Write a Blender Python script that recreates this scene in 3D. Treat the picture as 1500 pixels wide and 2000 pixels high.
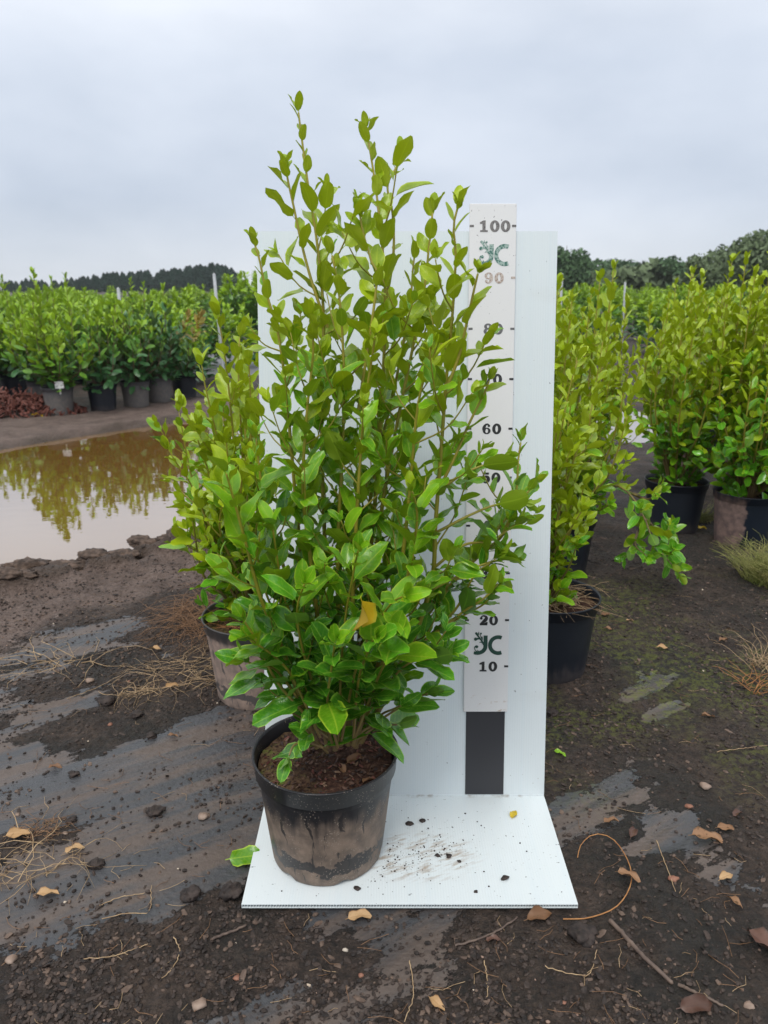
import bpy, math, random
import numpy as np
from mathutils import Vector, Matrix

for o in list(bpy.data.objects):
    bpy.data.objects.remove(o)
SC = bpy.context.scene
COL = SC.collection
R = math.radians

# ------------------------------------------------------------------ camera, sky, sun, exposure
CAM_H, CAM_D, PITCH, FPX = 1.067, 1.426, R(16.33), 1502.0
cam = bpy.data.cameras.new('camera')
cam.sensor_fit = 'VERTICAL'
cam.sensor_height = 24.0
cam.lens = FPX / 2000 * 24
cam.clip_start = 0.02
cam.clip_end = 3000
cam.dof.use_dof = True
cam.dof.focus_distance = 1.42
cam.dof.aperture_fstop = 5.0
co = bpy.data.objects.new('camera', cam)
COL.objects.link(co)
co.location = (0, -CAM_D, CAM_H)
co.rotation_euler = (math.pi / 2 - PITCH, 0, 0)
SC.camera = co

SUN_EL, SUN_AZ = R(58), R(200)          # azimuth clockwise from +Y: behind the camera, a little to the left
w = bpy.data.worlds.new('World')
SC.world = w
w.use_nodes = True
nt = w.node_tree
bg = nt.nodes['Background']
bg.inputs['Strength'].default_value = 0.1
sky = nt.nodes.new('ShaderNodeTexSky')
sky.sky_type = 'NISHITA'
sky.sun_disc = False
sky.sun_elevation = SUN_EL
sky.sun_rotation = SUN_AZ
tc = nt.nodes.new('ShaderNodeTexCoord')
sep = nt.nodes.new('ShaderNodeSeparateXYZ')
nt.links.new(tc.outputs['Generated'], sep.inputs[0])
ramp = nt.nodes.new('ShaderNodeValToRGB')               # overcast: brighter towards the zenith
nt.links.new(sep.outputs['Z'], ramp.inputs[0])
cr = ramp.color_ramp
cr.elements[0].position = 0.0
cr.elements[0].color = (0.54, 0.575, 0.62, 1)
cr.elements[1].position = 1.0
cr.elements[1].color = (1.0, 1.01, 1.02, 1)
e = cr.elements.new(0.10); e.color = (0.51, 0.56, 0.64, 1)
e = cr.elements.new(0.24); e.color = (0.565, 0.615, 0.695, 1)
e = cr.elements.new(0.42); e.color = (0.72, 0.745, 0.79, 1)
mp = nt.nodes.new('ShaderNodeMapping')
mp.inputs['Scale'].default_value = (1.0, 1.0, 2.2)
mp.inputs['Location'].default_value = (0.35, 0.2, 0.1)
nt.links.new(tc.outputs['Generated'], mp.inputs[0])
nz = nt.nodes.new('ShaderNodeTexNoise')
nz.inputs['Scale'].default_value = 2.2
nz.inputs['Detail'].default_value = 5
nz.inputs['Roughness'].default_value = 0.5
nt.links.new(mp.outputs[0], nz.inputs['Vector'])
cl = nt.nodes.new('ShaderNodeValToRGB')
nt.links.new(nz.outputs['Fac'], cl.inputs[0])
cl.color_ramp.elements[0].position = 0.32
cl.color_ramp.elements[0].color = (0.82, 0.845, 0.88, 1)
cl.color_ramp.elements[1].position = 0.68
cl.color_ramp.elements[1].color = (1.17, 1.15, 1.13, 1)
mul = nt.nodes.new('ShaderNodeMix'); mul.data_type = 'RGBA'; mul.blend_type = 'MULTIPLY'
mul.inputs[0].default_value = 1.0
nt.links.new(ramp.outputs[0], mul.inputs[6])
nt.links.new(cl.outputs[0], mul.inputs[7])
sc10 = nt.nodes.new('ShaderNodeVectorMath'); sc10.operation = 'SCALE'
sc10.inputs['Scale'].default_value = 11.3
nt.links.new(mul.outputs[2], sc10.inputs[0])
mx = nt.nodes.new('ShaderNodeMix'); mx.data_type = 'RGBA'
mx.inputs[0].default_value = 0.96
nt.links.new(sky.outputs[0], mx.inputs[6])
nt.links.new(sc10.outputs[0], mx.inputs[7])
nt.links.new(mx.outputs[2], bg.inputs['Color'])

sl = bpy.data.lights.new('sun', 'SUN')
sl.energy = 1.5
sl.angle = R(24)
sl.color = (1.0, 0.955, 0.89)
so = bpy.data.objects.new('sun', sl)
COL.objects.link(so)
sdir = Vector((math.sin(SUN_AZ) * math.cos(SUN_EL), math.cos(SUN_AZ) * math.cos(SUN_EL), math.sin(SUN_EL)))
so.rotation_euler = sdir.to_track_quat('Z', 'Y').to_euler()

vs = SC.view_settings
vs.view_transform = 'Standard'
vs.look = 'None'
vs.exposure = 0.25
vs.gamma = 1.0
vs.use_curve_mapping = False

# ------------------------------------------------------------------ helpers: survey of the place
CP, SP = math.cos(PITCH), math.sin(PITCH)

def P(px, py, Y):
    """real-world point of a photo reading, given its surveyed distance Y"""
    a, b = (px - 750) / FPX, (py - 1000) / FPX
    dx, dy, dz = a, CP - b * SP, -SP - b * CP
    t = (Y + CAM_D) / dy
    return np.array((dx * t, Y, CAM_H + dz * t))

def G(px, py, z=0.0):
    a, b = (px - 750) / FPX, (py - 1000) / FPX
    dx, dy, dz = a, CP - b * SP, -SP - b * CP
    t = (z - CAM_H) / dz
    return np.array((dx * t, dy * t - CAM_D, z))

LEAN = R(9.9)
def B(px, py):
    """point on the leaning board: (x across, u up along the board)"""
    a, b = (px - 750) / FPX, (py - 1000) / FPX
    d = np.array((a, CP - b * SP, -SP - b * CP))
    n = np.array((0, -math.cos(LEAN), math.sin(LEAN)))
    c = np.array((0, -CAM_D, CAM_H))
    t = -(c @ n) / (d @ n)
    p = c + d * t
    return p[0], p[1] * math.sin(LEAN) + p[2] * math.cos(LEAN)

# ------------------------------------------------------------------ noise
def _h(ix, iy, seed):
    n = (ix.astype(np.int64) * 374761393 + iy.astype(np.int64) * 668265263 + seed * 1442695041) & 0xFFFFFFFF
    n = ((n ^ (n >> 13)) * 1274126177) & 0xFFFFFFFF
    n = n ^ (n >> 16)
    return (n & 0xFFFF) / 65535.0
def vnoise(x, y, seed=0):
    x = np.asarray(x, float); y = np.asarray(y, float)
    ix, iy = np.floor(x), np.floor(y)
    fx, fy = x - ix, y - iy
    fx = fx * fx * (3 - 2 * fx); fy = fy * fy * (3 - 2 * fy)
    a, b = _h(ix, iy, seed), _h(ix + 1, iy, seed)
    c, d = _h(ix, iy + 1, seed), _h(ix + 1, iy + 1, seed)
    return (a * (1 - fx) + b * fx) * (1 - fy) + (c * (1 - fx) + d * fx) * fy
def fbm(x, y, seed=0, octv=4, gain=0.5):
    s = 0; a = 1; t = 0
    for k in range(octv):
        s = s + a * vnoise(x * 2 ** k + 17.3 * k, y * 2 ** k - 9.1 * k, seed + k); t += a; a *= gain
    return s / t
def sstep(a, b, x):
    t = np.clip((x - a) / (b - a), 0, 1)
    return t * t * (3 - 2 * t)

# ------------------------------------------------------------------ meshes
def mesh_np(name, V, F, mats=(), UV=None, MI=None, smooth=True, attrs=None):
    V = np.asarray(V, np.float32); F = np.asarray(F, np.int32)
    me = bpy.data.meshes.new(name)
    k = F.shape[1]
    me.vertices.add(len(V)); me.vertices.foreach_set('co', V.ravel())
    me.loops.add(F.size); me.loops.foreach_set('vertex_index', F.ravel())
    me.polygons.add(len(F))
    me.polygons.foreach_set('loop_start', np.arange(0, F.size, k, dtype=np.int32))
    me.polygons.foreach_set('loop_total', np.full(len(F), k, np.int32))
    if MI is not None:
        me.polygons.foreach_set('material_index', np.asarray(MI, np.int32))
    me.polygons.foreach_set('use_smooth', np.full(len(F), smooth, bool))
    for m in mats: me.materials.append(m)
    if UV is not None:
        uv = me.uv_layers.new(name='uv')
        uv.data.foreach_set('uv', np.asarray(UV, np.float32)[F.ravel()].ravel())
    for an, av in (attrs or {}).items():
        at = me.attributes.new(an, 'FLOAT', 'POINT')
        at.data.foreach_set('value', np.asarray(av, np.float32))
    me.update(calc_edges=True)
    return me

def link(name, me, parent=None, loc=None, kind=None, label=None, cat=None, group=None):
    o = bpy.data.objects.new(name, me)
    COL.objects.link(o)
    if parent is not None: o.parent = parent
    if loc is not None: o.location = [float(c) for c in loc]
    if kind: o['kind'] = kind
    if label: o['label'] = label
    if cat: o['category'] = cat
    if group: o['group'] = group
    return o
def thing(name, label, cat, loc=(0, 0, 0), group=None):
    return link(name, None, None, loc, None, label, cat, group)

class MB:
    def __init__(s): s.V = []; s.F = []; s.M = []; s.n = 0; s.U = []
    def add(s, V, F, m=0, U=None):
        V = np.asarray(V, float); F = np.asarray(F, int)
        s.V.append(V); s.F.append(F + s.n); s.M.append(np.full(len(F), m)); s.n += len(V)
        s.U.append(np.zeros((len(V), 2)) if U is None else np.asarray(U))
    def mesh(s, name, mats, smooth=True):
        return mesh_np(name, np.concatenate(s.V), np.concatenate(s.F), mats, np.concatenate(s.U), np.concatenate(s.M), smooth)
    def box(s, c, h, m=0, rot=None):
        V = np.array([(x, y, z) for x in (-1, 1) for y in (-1, 1) for z in (-1, 1)], float) * np.array(h)
        if rot is not None: V = V @ np.array(rot).T
        F = [(0, 1, 3), (0, 3, 2), (4, 6, 7), (4, 7, 5), (0, 4, 5), (0, 5, 1), (2, 3, 7), (2, 7, 6), (0, 2, 6), (0, 6, 4), (1, 5, 7), (1, 7, 3)]
        s.add(V + np.array(c), F, m)

def tube_vf(pts, rad, sides=5):
    pts = np.asarray(pts, float); n = len(pts)
    rad = np.broadcast_to(np.asarray(rad, float), (n,))
    T = np.gradient(pts, axis=0); T /= np.linalg.norm(T, axis=1)[:, None] + 1e-12
    ref = np.array((0.31, 0.93, 0.2)) if abs(T[0][1]) < 0.8 else np.array((1.0, 0.1, 0.2))
    A = np.cross(T, ref); A /= np.linalg.norm(A, axis=1)[:, None] + 1e-12
    Bn = np.cross(T, A)
    th = np.arange(sides) * 2 * math.pi / sides
    V = pts[:, None, :] + rad[:, None, None] * (np.cos(th)[None, :, None] * A[:, None, :] + np.sin(th)[None, :, None] * Bn[:, None, :])
    V = V.reshape(-1, 3); F = []
    for i in range(n - 1):
        for j in range(sides):
            a, b = i * sides + j, i * sides + (j + 1) % sides
            F += [(a, b, b + sides), (a, b + sides, a + sides)]
    V = np.vstack([V, pts[-1] + T[-1] * rad[-1]])
    for j in range(sides):
        F.append(((n - 1) * sides + j, (n - 1) * sides + (j + 1) % sides, len(V) - 1))
    return V, np.array(F)

def spline(pts, n):
    pts = np.asarray(pts, float)
    if len(pts) == 2: pts = np.array([pts[0], (pts[0] + pts[1]) / 2, pts[1]])
    Q = np.vstack([2 * pts[0] - pts[1], pts, 2 * pts[-1] - pts[-2]])
    out = []
    for i in range(len(pts) - 1):
        p0, p1, p2, p3 = Q[i:i + 4]
        for t in np.linspace(0, 1, 12, endpoint=False):
            out.append(0.5 * (2 * p1 + (p2 - p0) * t + (2 * p0 - 5 * p1 + 4 * p2 - p3) * t * t + (3 * p1 - p0 - 3 * p2 + p3) * t ** 3))
    out.append(pts[-1]); out = np.array(out)
    s = np.r_[0, np.cumsum(np.linalg.norm(np.diff(out, axis=0), axis=1))]
    u = np.linspace(0, s[-1], n)
    return np.stack([np.interp(u, s, out[:, k]) for k in range(3)], 1), s[-1]

def lathe_vf(prof, seg=48):
    prof = np.asarray(prof, float); n = len(prof)
    th = np.arange(seg) * 2 * math.pi / seg
    V = np.stack([prof[:, 0][:, None] * np.cos(th), prof[:, 0][:, None] * np.sin(th), np.repeat(prof[:, 1][:, None], seg, 1)], 2).reshape(-1, 3)
    F = []
    for i in range(n - 1):
        for j in range(seg):
            a, b = i * seg + j, i * seg + (j + 1) % seg
            F += [(a, b, b + seg), (a, b + seg, a + seg)]
    return V, np.array(F)

def ico(sub=1):
    import bmesh
    bm = bmesh.new(); bmesh.ops.create_icosphere(bm, subdivisions=sub, radius=1)
    V = np.array([v.co for v in bm.verts]); F = np.array([[v.index for v in f.verts] for f in bm.faces]); bm.free()
    return V, F
ICO1, ICO2, ICO3, ICO4 = ico(1), ico(2), ico(3), ico(4)

# ------------------------------------------------------------------ materials
class NT:
    def __init__(s, name):
        s.m = bpy.data.materials.new(name); s.m.use_nodes = True
        s.t = s.m.node_tree; s.b = s.t.nodes['Principled BSDF']; s.out = s.t.nodes['Material Output']
    def n(s, typ, **kw):
        nd = s.t.nodes.new('ShaderNode' + typ)
        for k, v in kw.items(): setattr(nd, k, v)
        return nd
    def l(s, a, b): s.t.links.new(a, b)
    def setin(s, sock, v):
        if hasattr(v, 'is_linked') or isinstance(v, bpy.types.NodeSocket): s.l(v, sock)
        else: sock.default_value = v
    def coord(s, kind='Object', scale=(1, 1, 1), rot=(0, 0, 0), loc=(0, 0, 0)):
        c = s.n('TexCoord'); mp = s.n('Mapping', vector_type='TEXTURE'); scale = tuple(1 / q for q in scale)      # stretched along the turned axes
        mp.inputs['Scale'].default_value = scale; mp.inputs['Rotation'].default_value = rot; mp.inputs['Location'].default_value = loc
        s.l(c.outputs[kind], mp.inputs[0]); return mp.outputs[0]
    def pos(s):
        return s.n('NewGeometry').outputs['Position']
    def noise(s, vec, scale, detail=4, rough=0.55, dist=0.0):
        a = s.n('TexNoise'); s.l(vec, a.inputs['Vector'])
        a.inputs['Scale'].default_value = scale; a.inputs['Detail'].default_value = detail
        a.inputs['Roughness'].default_value = rough; a.inputs['Distortion'].default_value = dist
        return a.outputs['Fac']
    def voro(s, vec, scale, feature='F1'):
        a = s.n('TexVoronoi', feature=feature); s.l(vec, a.inputs['Vector']); a.inputs['Scale'].default_value = scale
        return a.outputs['Distance']
    def math(s, op, a, b=0.5, c=0.0, clamp=False):
        nd = s.n('Math', operation=op, use_clamp=clamp)
        s.setin(nd.inputs[0], a); s.setin(nd.inputs[1], b); s.setin(nd.inputs[2], c)
        return nd.outputs[0]
    def step(s, v, a, b):
        nd = s.n('MapRange', interpolation_type='SMOOTHSTEP'); s.l(v, nd.inputs[0])
        nd.inputs[1].default_value = a; nd.inputs[2].default_value = b
        return nd.outputs[0]
    def ramp(s, v, *els):
        r = s.n('ValToRGB'); s.l(v, r.inputs[0]); e = r.color_ramp.elements
        while len(e) < len(els): e.new(0.5)
        for k, (p, c) in enumerate(els):
            e[k].position = p; e[k].color = (*c, 1) if len(c) == 3 else c
        return r.outputs[0]
    def mix(s, f, a, b, mode='MIX'):
        nd = s.n('Mix', data_type='RGBA', blend_type=mode)
        s.setin(nd.inputs[0], f)
        for sk, v in ((nd.inputs[6], a), (nd.inputs[7], b)):
            if isinstance(v, tuple): sk.default_value = (*v, 1) if len(v) == 3 else v
            else: s.l(v, sk)
        return nd.outputs[2]
    def attr(s, name):
        return s.n('Attribute', attribute_name=name).outputs['Fac']
    def bump(s, h, strength=0.5, dist=0.01, prev=None):
        b = s.n('Bump'); s.l(h, b.inputs['Height'])
        b.inputs['Strength'].default_value = strength; b.inputs['Distance'].default_value = dist
        if prev is not None: s.l(prev, b.inputs['Normal'])
        return b.outputs[0]
    def fin(s, color=None, rough=None, normal=None, spec=None):
        if color is not None:
            if isinstance(color, tuple): s.b.inputs['Base Color'].default_value = (*color, 1)
            else: s.l(color, s.b.inputs['Base Color'])
        if rough is not None: s.setin(s.b.inputs['Roughness'], rough)
        if spec is not None: s.setin(s.b.inputs['Specular IOR Level'], spec)
        if normal is not None: s.l(normal, s.b.inputs['Normal'])
        return s.m

def leaf_mat(name, a, b, under, rim, trans, rough=0.34, tfac=0.22, blotch=0.0):
    k = NT(name)
    uv = k.n('UVMap'); sp = k.n('SeparateXYZ'); k.l(uv.outputs[0], sp.inputs[0])
    ax = k.math('MULTIPLY', k.math('ABSOLUTE', k.math('SUBTRACT', sp.outputs[0], 0.5)), 2.0)
    rnd = k.n('ObjectInfo').outputs['Random']
    ps = k.pos()
    f = k.math('ADD', k.math('MULTIPLY', rnd, 0.85), k.math('MULTIPLY', k.math('SUBTRACT', k.noise(ps, 26, 2), 0.35), 0.7), clamp=True)
    c = k.mix(f, a, b)
    c = k.mix(k.math('MULTIPLY', k.step(k.noise(ps, 160, 3), 0.45, 0.75), 0.25), c, rim)
    vein = k.math('SINE', k.math('MULTIPLY', k.math('SUBTRACT', sp.outputs[1], k.math('MULTIPLY', ax, 0.22)), 52.0))
    c = k.mix(k.math('MULTIPLY', k.step(vein, 0.80, 1.0), 0.16), c, rim)
    spot = k.math('MULTIPLY', k.step(k.noise(ps, 240, 2), 0.735, 0.76), k.step(k.noise(ps, 30, 2), 0.5, 0.6))
    c = k.mix(k.math('MULTIPLY', spot, 0.7), c, (0.05, 0.03, 0.012))
    rimf = k.math('MULTIPLY', k.step(ax, 0.80, 0.97), 0.9)
    mid = k.math('MULTIPLY', k.math('SUBTRACT', 1.0, k.step(ax, 0.02, 0.10)), 0.55)
    c = k.mix(k.math('MAXIMUM', rimf, mid), c, rim)
    un = k.mix(f, under, tuple(x * 0.72 for x in under))
    un = k.mix(k.math('MULTIPLY', mid, 0.8), un, rim)
    bf = k.n('NewGeometry').outputs['Backfacing']
    c = k.mix(bf, c, un)
    if blotch: c = k.mix(k.step(k.noise(ps, 90, 4), 0.62, 0.7), c, (0.10, 0.05, 0.015))
    k.fin(c, k.math('ADD', k.math('MULTIPLY', bf, 0.25), rough), k.bump(k.noise(ps, 130, 3), 0.25, 0.003), 0.5)
    tr = k.n('BsdfTranslucent'); tr.inputs[0].default_value = (*trans, 1)
    ms = k.n('MixShader'); ms.inputs[0].default_value = tfac
    k.l(k.b.outputs[0], ms.inputs[1]); k.l(tr.outputs[0], ms.inputs[2]); k.l(ms.outputs[0], k.out.inputs[0])
    return k.m

RIMC = (0.22, 0.36, 0.04)
M = {}
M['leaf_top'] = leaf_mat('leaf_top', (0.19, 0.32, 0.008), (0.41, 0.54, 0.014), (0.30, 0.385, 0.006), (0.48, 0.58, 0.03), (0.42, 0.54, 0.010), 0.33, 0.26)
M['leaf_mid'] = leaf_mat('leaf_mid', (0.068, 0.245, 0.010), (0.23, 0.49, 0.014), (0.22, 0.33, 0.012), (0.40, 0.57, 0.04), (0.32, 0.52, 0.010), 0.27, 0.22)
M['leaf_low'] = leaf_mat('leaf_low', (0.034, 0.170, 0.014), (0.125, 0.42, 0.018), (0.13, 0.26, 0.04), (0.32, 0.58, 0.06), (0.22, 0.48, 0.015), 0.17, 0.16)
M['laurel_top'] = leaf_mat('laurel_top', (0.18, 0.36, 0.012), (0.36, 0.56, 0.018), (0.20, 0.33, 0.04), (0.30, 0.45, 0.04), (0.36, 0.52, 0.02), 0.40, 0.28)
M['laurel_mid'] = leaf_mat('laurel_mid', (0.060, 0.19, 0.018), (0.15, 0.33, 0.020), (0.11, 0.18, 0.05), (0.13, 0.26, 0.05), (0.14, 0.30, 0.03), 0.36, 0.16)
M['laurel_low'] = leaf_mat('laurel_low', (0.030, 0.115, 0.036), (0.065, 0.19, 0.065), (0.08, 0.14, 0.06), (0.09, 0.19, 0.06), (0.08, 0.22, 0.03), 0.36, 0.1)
M['leaf_bronze'] = leaf_mat('leaf_bronze', (0.34, 0.32, 0.06), (0.40, 0.27, 0.06), (0.28, 0.2, 0.06), (0.4, 0.36, 0.1), (0.4, 0.3, 0.03), 0.4, 0.2)
M['leaf_yellow'] = leaf_mat('leaf_yellow', (0.60, 0.40, 0.012), (0.66, 0.47, 0.02), (0.45, 0.30, 0.03), (0.45, 0.40, 0.02), (0.6, 0.4, 0.02), 0.4, 0.15)
M['dead_leaf'] = leaf_mat('dead_leaf', (0.15, 0.070, 0.030), (0.29, 0.155, 0.075), (0.30, 0.17, 0.09), (0.14, 0.07, 0.03), (0.3, 0.14, 0.04), 0.55, 0.08, 0.5)
M['dead_leaf_pale'] = leaf_mat('dead_leaf_pale', (0.42, 0.25, 0.11), (0.50, 0.33, 0.17), (0.44, 0.3, 0.17), (0.28, 0.15, 0.06), (0.4, 0.22, 0.08), 0.6, 0.08)
M['dead_leaf_dark'] = leaf_mat('dead_leaf_dark', (0.075, 0.035, 0.022), (0.13, 0.06, 0.04), (0.12, 0.065, 0.045), (0.06, 0.03, 0.02), (0.1, 0.04, 0.02), 0.45, 0.05)

def simple(name, c1, c2, scale=30, rough=0.6, bump=0.3, bd=0.004, spec=0.4, kind='Object'):
    k = NT(name); v = k.coord(kind)
    n = k.noise(v, scale, 5)
    k.fin(k.mix(k.step(n, 0.3, 0.7), c1, c2), rough, k.bump(n, bump, bd), spec)
    return k.m
k = NT('stem_green')
ps = k.pos(); zz = k.n('SeparateXYZ'); k.l(ps, zz.inputs[0])
hue = k.step(k.math('ADD', zz.outputs[2], k.math('MULTIPLY', k.noise(ps, 18, 2), 0.25)), 0.30, 0.72)
n = k.noise(ps, 90, 3)
M['stem'] = k.fin(k.mix(n, k.mix(hue, (0.13, 0.085, 0.045), (0.22, 0.22, 0.03)), k.mix(hue, (0.20, 0.13, 0.06), (0.34, 0.27, 0.02))), 0.5, k.bump(n, 0.3, 0.002))
M['stem_brown'] = simple('stem_brown', (0.09, 0.06, 0.04), (0.2, 0.13, 0.08), 80)
M['straw'] = simple('straw', (0.29, 0.19, 0.105), (0.50, 0.36, 0.21), 60)
M['straw_brown'] = simple('straw_brown', (0.16, 0.085, 0.045), (0.30, 0.17, 0.09), 60)
M['straw_orange'] = simple('straw_orange', (0.30, 0.13, 0.045), (0.45, 0.22, 0.08), 60)
M['grass'] = simple('grass', (0.16, 0.20, 0.04), (0.36, 0.33, 0.12), 14)
M['twig'] = simple('twig', (0.085, 0.06, 0.05), (0.16, 0.115, 0.09), 50)
M['stone'] = simple('stone', (0.20, 0.135, 0.10), (0.33, 0.25, 0.20), 30, 0.65)
M['stone_red'] = simple('stone_red', (0.20, 0.085, 0.055), (0.30, 0.15, 0.10), 40, 0.7)
M['stone_white'] = simple('stone_white', (0.42, 0.36, 0.29), (0.56, 0.5, 0.42), 20, 0.5)
M['clod'] = simple('clod', (0.018, 0.014, 0.013), (0.055, 0.04, 0.034), 60, 0.75, 0.8, 0.006)
M['metal_pole'] = simple('metal_pole', (0.40, 0.42, 0.44), (0.5, 0.52, 0.54), 20, 0.45)
M['bark_red'] = simple('bark_red', (0.075, 0.02, 0.015), (0.19, 0.07, 0.05), 25, 0.7)

def pot_mat(name, base, dust, lo, hi, speck=0.0, drip=True, side=None, gloss=0.38):
    """black plastic with dried mud between the heights lo..hi"""
    k = NT(name); v = k.coord('Object')
    sp = k.n('SeparateXYZ'); k.l(v, sp.inputs[0])
    ang = k.math('ARCTAN2', sp.outputs[1], sp.outputs[0])
    cmb = k.n('CombineXYZ'); k.l(ang, cmb.inputs[0]); cmb.inputs[1].default_value = 0.3
    colm = k.noise(cmb.outputs[0], 4.2, 4, 0.6)
    soft = k.noise(v, 16, 5, 0.6)
    edge = k.math('ADD', sp.outputs[2], k.math('ADD', k.math('MULTIPLY', k.math('SUBTRACT', colm, 0.5), 0.10), k.math('MULTIPLY', k.math('SUBTRACT', soft, 0.5), 0.06)))
    d = k.math('SUBTRACT', 1.0, k.step(edge, lo, hi))
    d = k.math('MULTIPLY', d, k.math('ADD', 0.45, k.math('MULTIPLY', k.step(k.noise(v, 40, 5), 0.3, 0.7), 0.55)))
    if drip:      # wet runs washed through the dust
        c2 = k.n('CombineXYZ'); k.l(k.math('ADD', ang, k.math('MULTIPLY', k.noise(v, 25, 2), 0.25)), c2.inputs[0]); k.l(k.math('MULTIPLY', sp.outputs[2], 1.2), c2.inputs[1])
        run = k.step(k.noise(c2.outputs[0], 9, 3), 0.60, 0.64)
        d = k.math('MULTIPLY', d, k.math('SUBTRACT', 1.0, k.math('MULTIPLY', run, 0.85)))
        wet = k.math('SUBTRACT', 1.0, k.step(k.math('ADD', sp.outputs[2], k.math('MULTIPLY', k.math('SUBTRACT', k.noise(v, 22, 4), 0.5), 0.11)), 0.030, 0.034))
        wet2 = k.step(k.math('ADD', sp.outputs[2], k.math('MULTIPLY', k.math('SUBTRACT', k.noise(v, 30, 3), 0.5), 0.10)), 0.052, 0.056)
        band = k.math('SUBTRACT', 1.0, k.math('MAXIMUM', wet, wet2))
        d = k.math('MULTIPLY', d, k.math('SUBTRACT', 1.0, k.math('MULTIPLY', band, 0.9)))
    if side is not None:   # mud on one side only
        sd = k.step(k.math('ADD', k.math('COSINE', k.math('SUBTRACT', ang, side)), k.math('MULTIPLY', k.math('SUBTRACT', soft, 0.5), 0.8)), 0.50, 0.62)
        d = k.math('MULTIPLY', d, sd)
    c = k.mix(d, k.mix(soft, base, tuple(x * 1.5 for x in base)), k.mix(k.noise(v, 60, 4), dust, tuple(x * 0.62 for x in dust)))
    if speck:
        vo = k.voro(v, 210)
        c = k.mix(k.math('MULTIPLY', k.math('SUBTRACT', 1.0, k.step(vo, 0.12, 0.3)), k.step(k.noise(v, 25, 2), 0.42, 0.6)), c, (0.30, 0.25, 0.2))
    return k.fin(c, k.math('ADD', gloss, k.math('MULTIPLY', d, 0.4)), k.bump(k.noise(v, 120, 4), 0.12, 0.002), 0.45)
M['pot_hero'] = pot_mat('pot_hero', (0.013, 0.013, 0.015), (0.30, 0.225, 0.172), 0.105, 0.165, 1.0)
M['pot_dusty'] = pot_mat('pot_dusty', (0.060, 0.058, 0.058), (0.43, 0.315, 0.255), 0.185, 0.22, 0, True)
M['pot_black'] = pot_mat('pot_black', (0.010, 0.013, 0.019), (0.06, 0.05, 0.05), 0.02, 0.07, 0, False)
M['pot_blue'] = pot_mat('pot_blue', (0.008, 0.013, 0.022), (0.30, 0.20, 0.17), 0.20, 0.25, 0, False, R(190))
M['pot_grey'] = pot_mat('pot_grey', (0.05, 0.052, 0.058), (0.17, 0.15, 0.135), 0.12, 0.25, 0, False)
M['pot_pink'] = pot_mat('pot_pink', (0.13, 0.10, 0.09), (0.30, 0.20, 0.165), 0.2, 0.3, 0, False)

k = NT('potting_soil'); v = k.pos()
n1 = k.noise(v, 120, 6, 0.7); n2 = k.noise(v, 14, 3)
c = k.ramp(n1, (0.3, (0.018, 0.009, 0.007)), (0.52, (0.060, 0.029, 0.020)), (0.75, (0.17, 0.095, 0.06)))
ob = k.coord('Object'); sp = k.n('SeparateXYZ'); k.l(ob, sp.inputs[0])
mossf = k.step(k.math('ADD', k.math('MULTIPLY', sp.outputs[0], -5.0), k.math('MULTIPLY', k.math('SUBTRACT', n2, 0.5), 1.6)), 0.08, 0.45)
c = k.mix(k.math('MULTIPLY', mossf, k.step(n1, 0.35, 0.6)), c, k.mix(k.step(k.noise(v, 34, 3), 0.5, 0.68), (0.13, 0.085, 0.045), (0.11, 0.14, 0.025)))
M['soil'] = k.fin(c, 0.85, k.bump(n1, 0.9, 0.006), 0.2)

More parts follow.
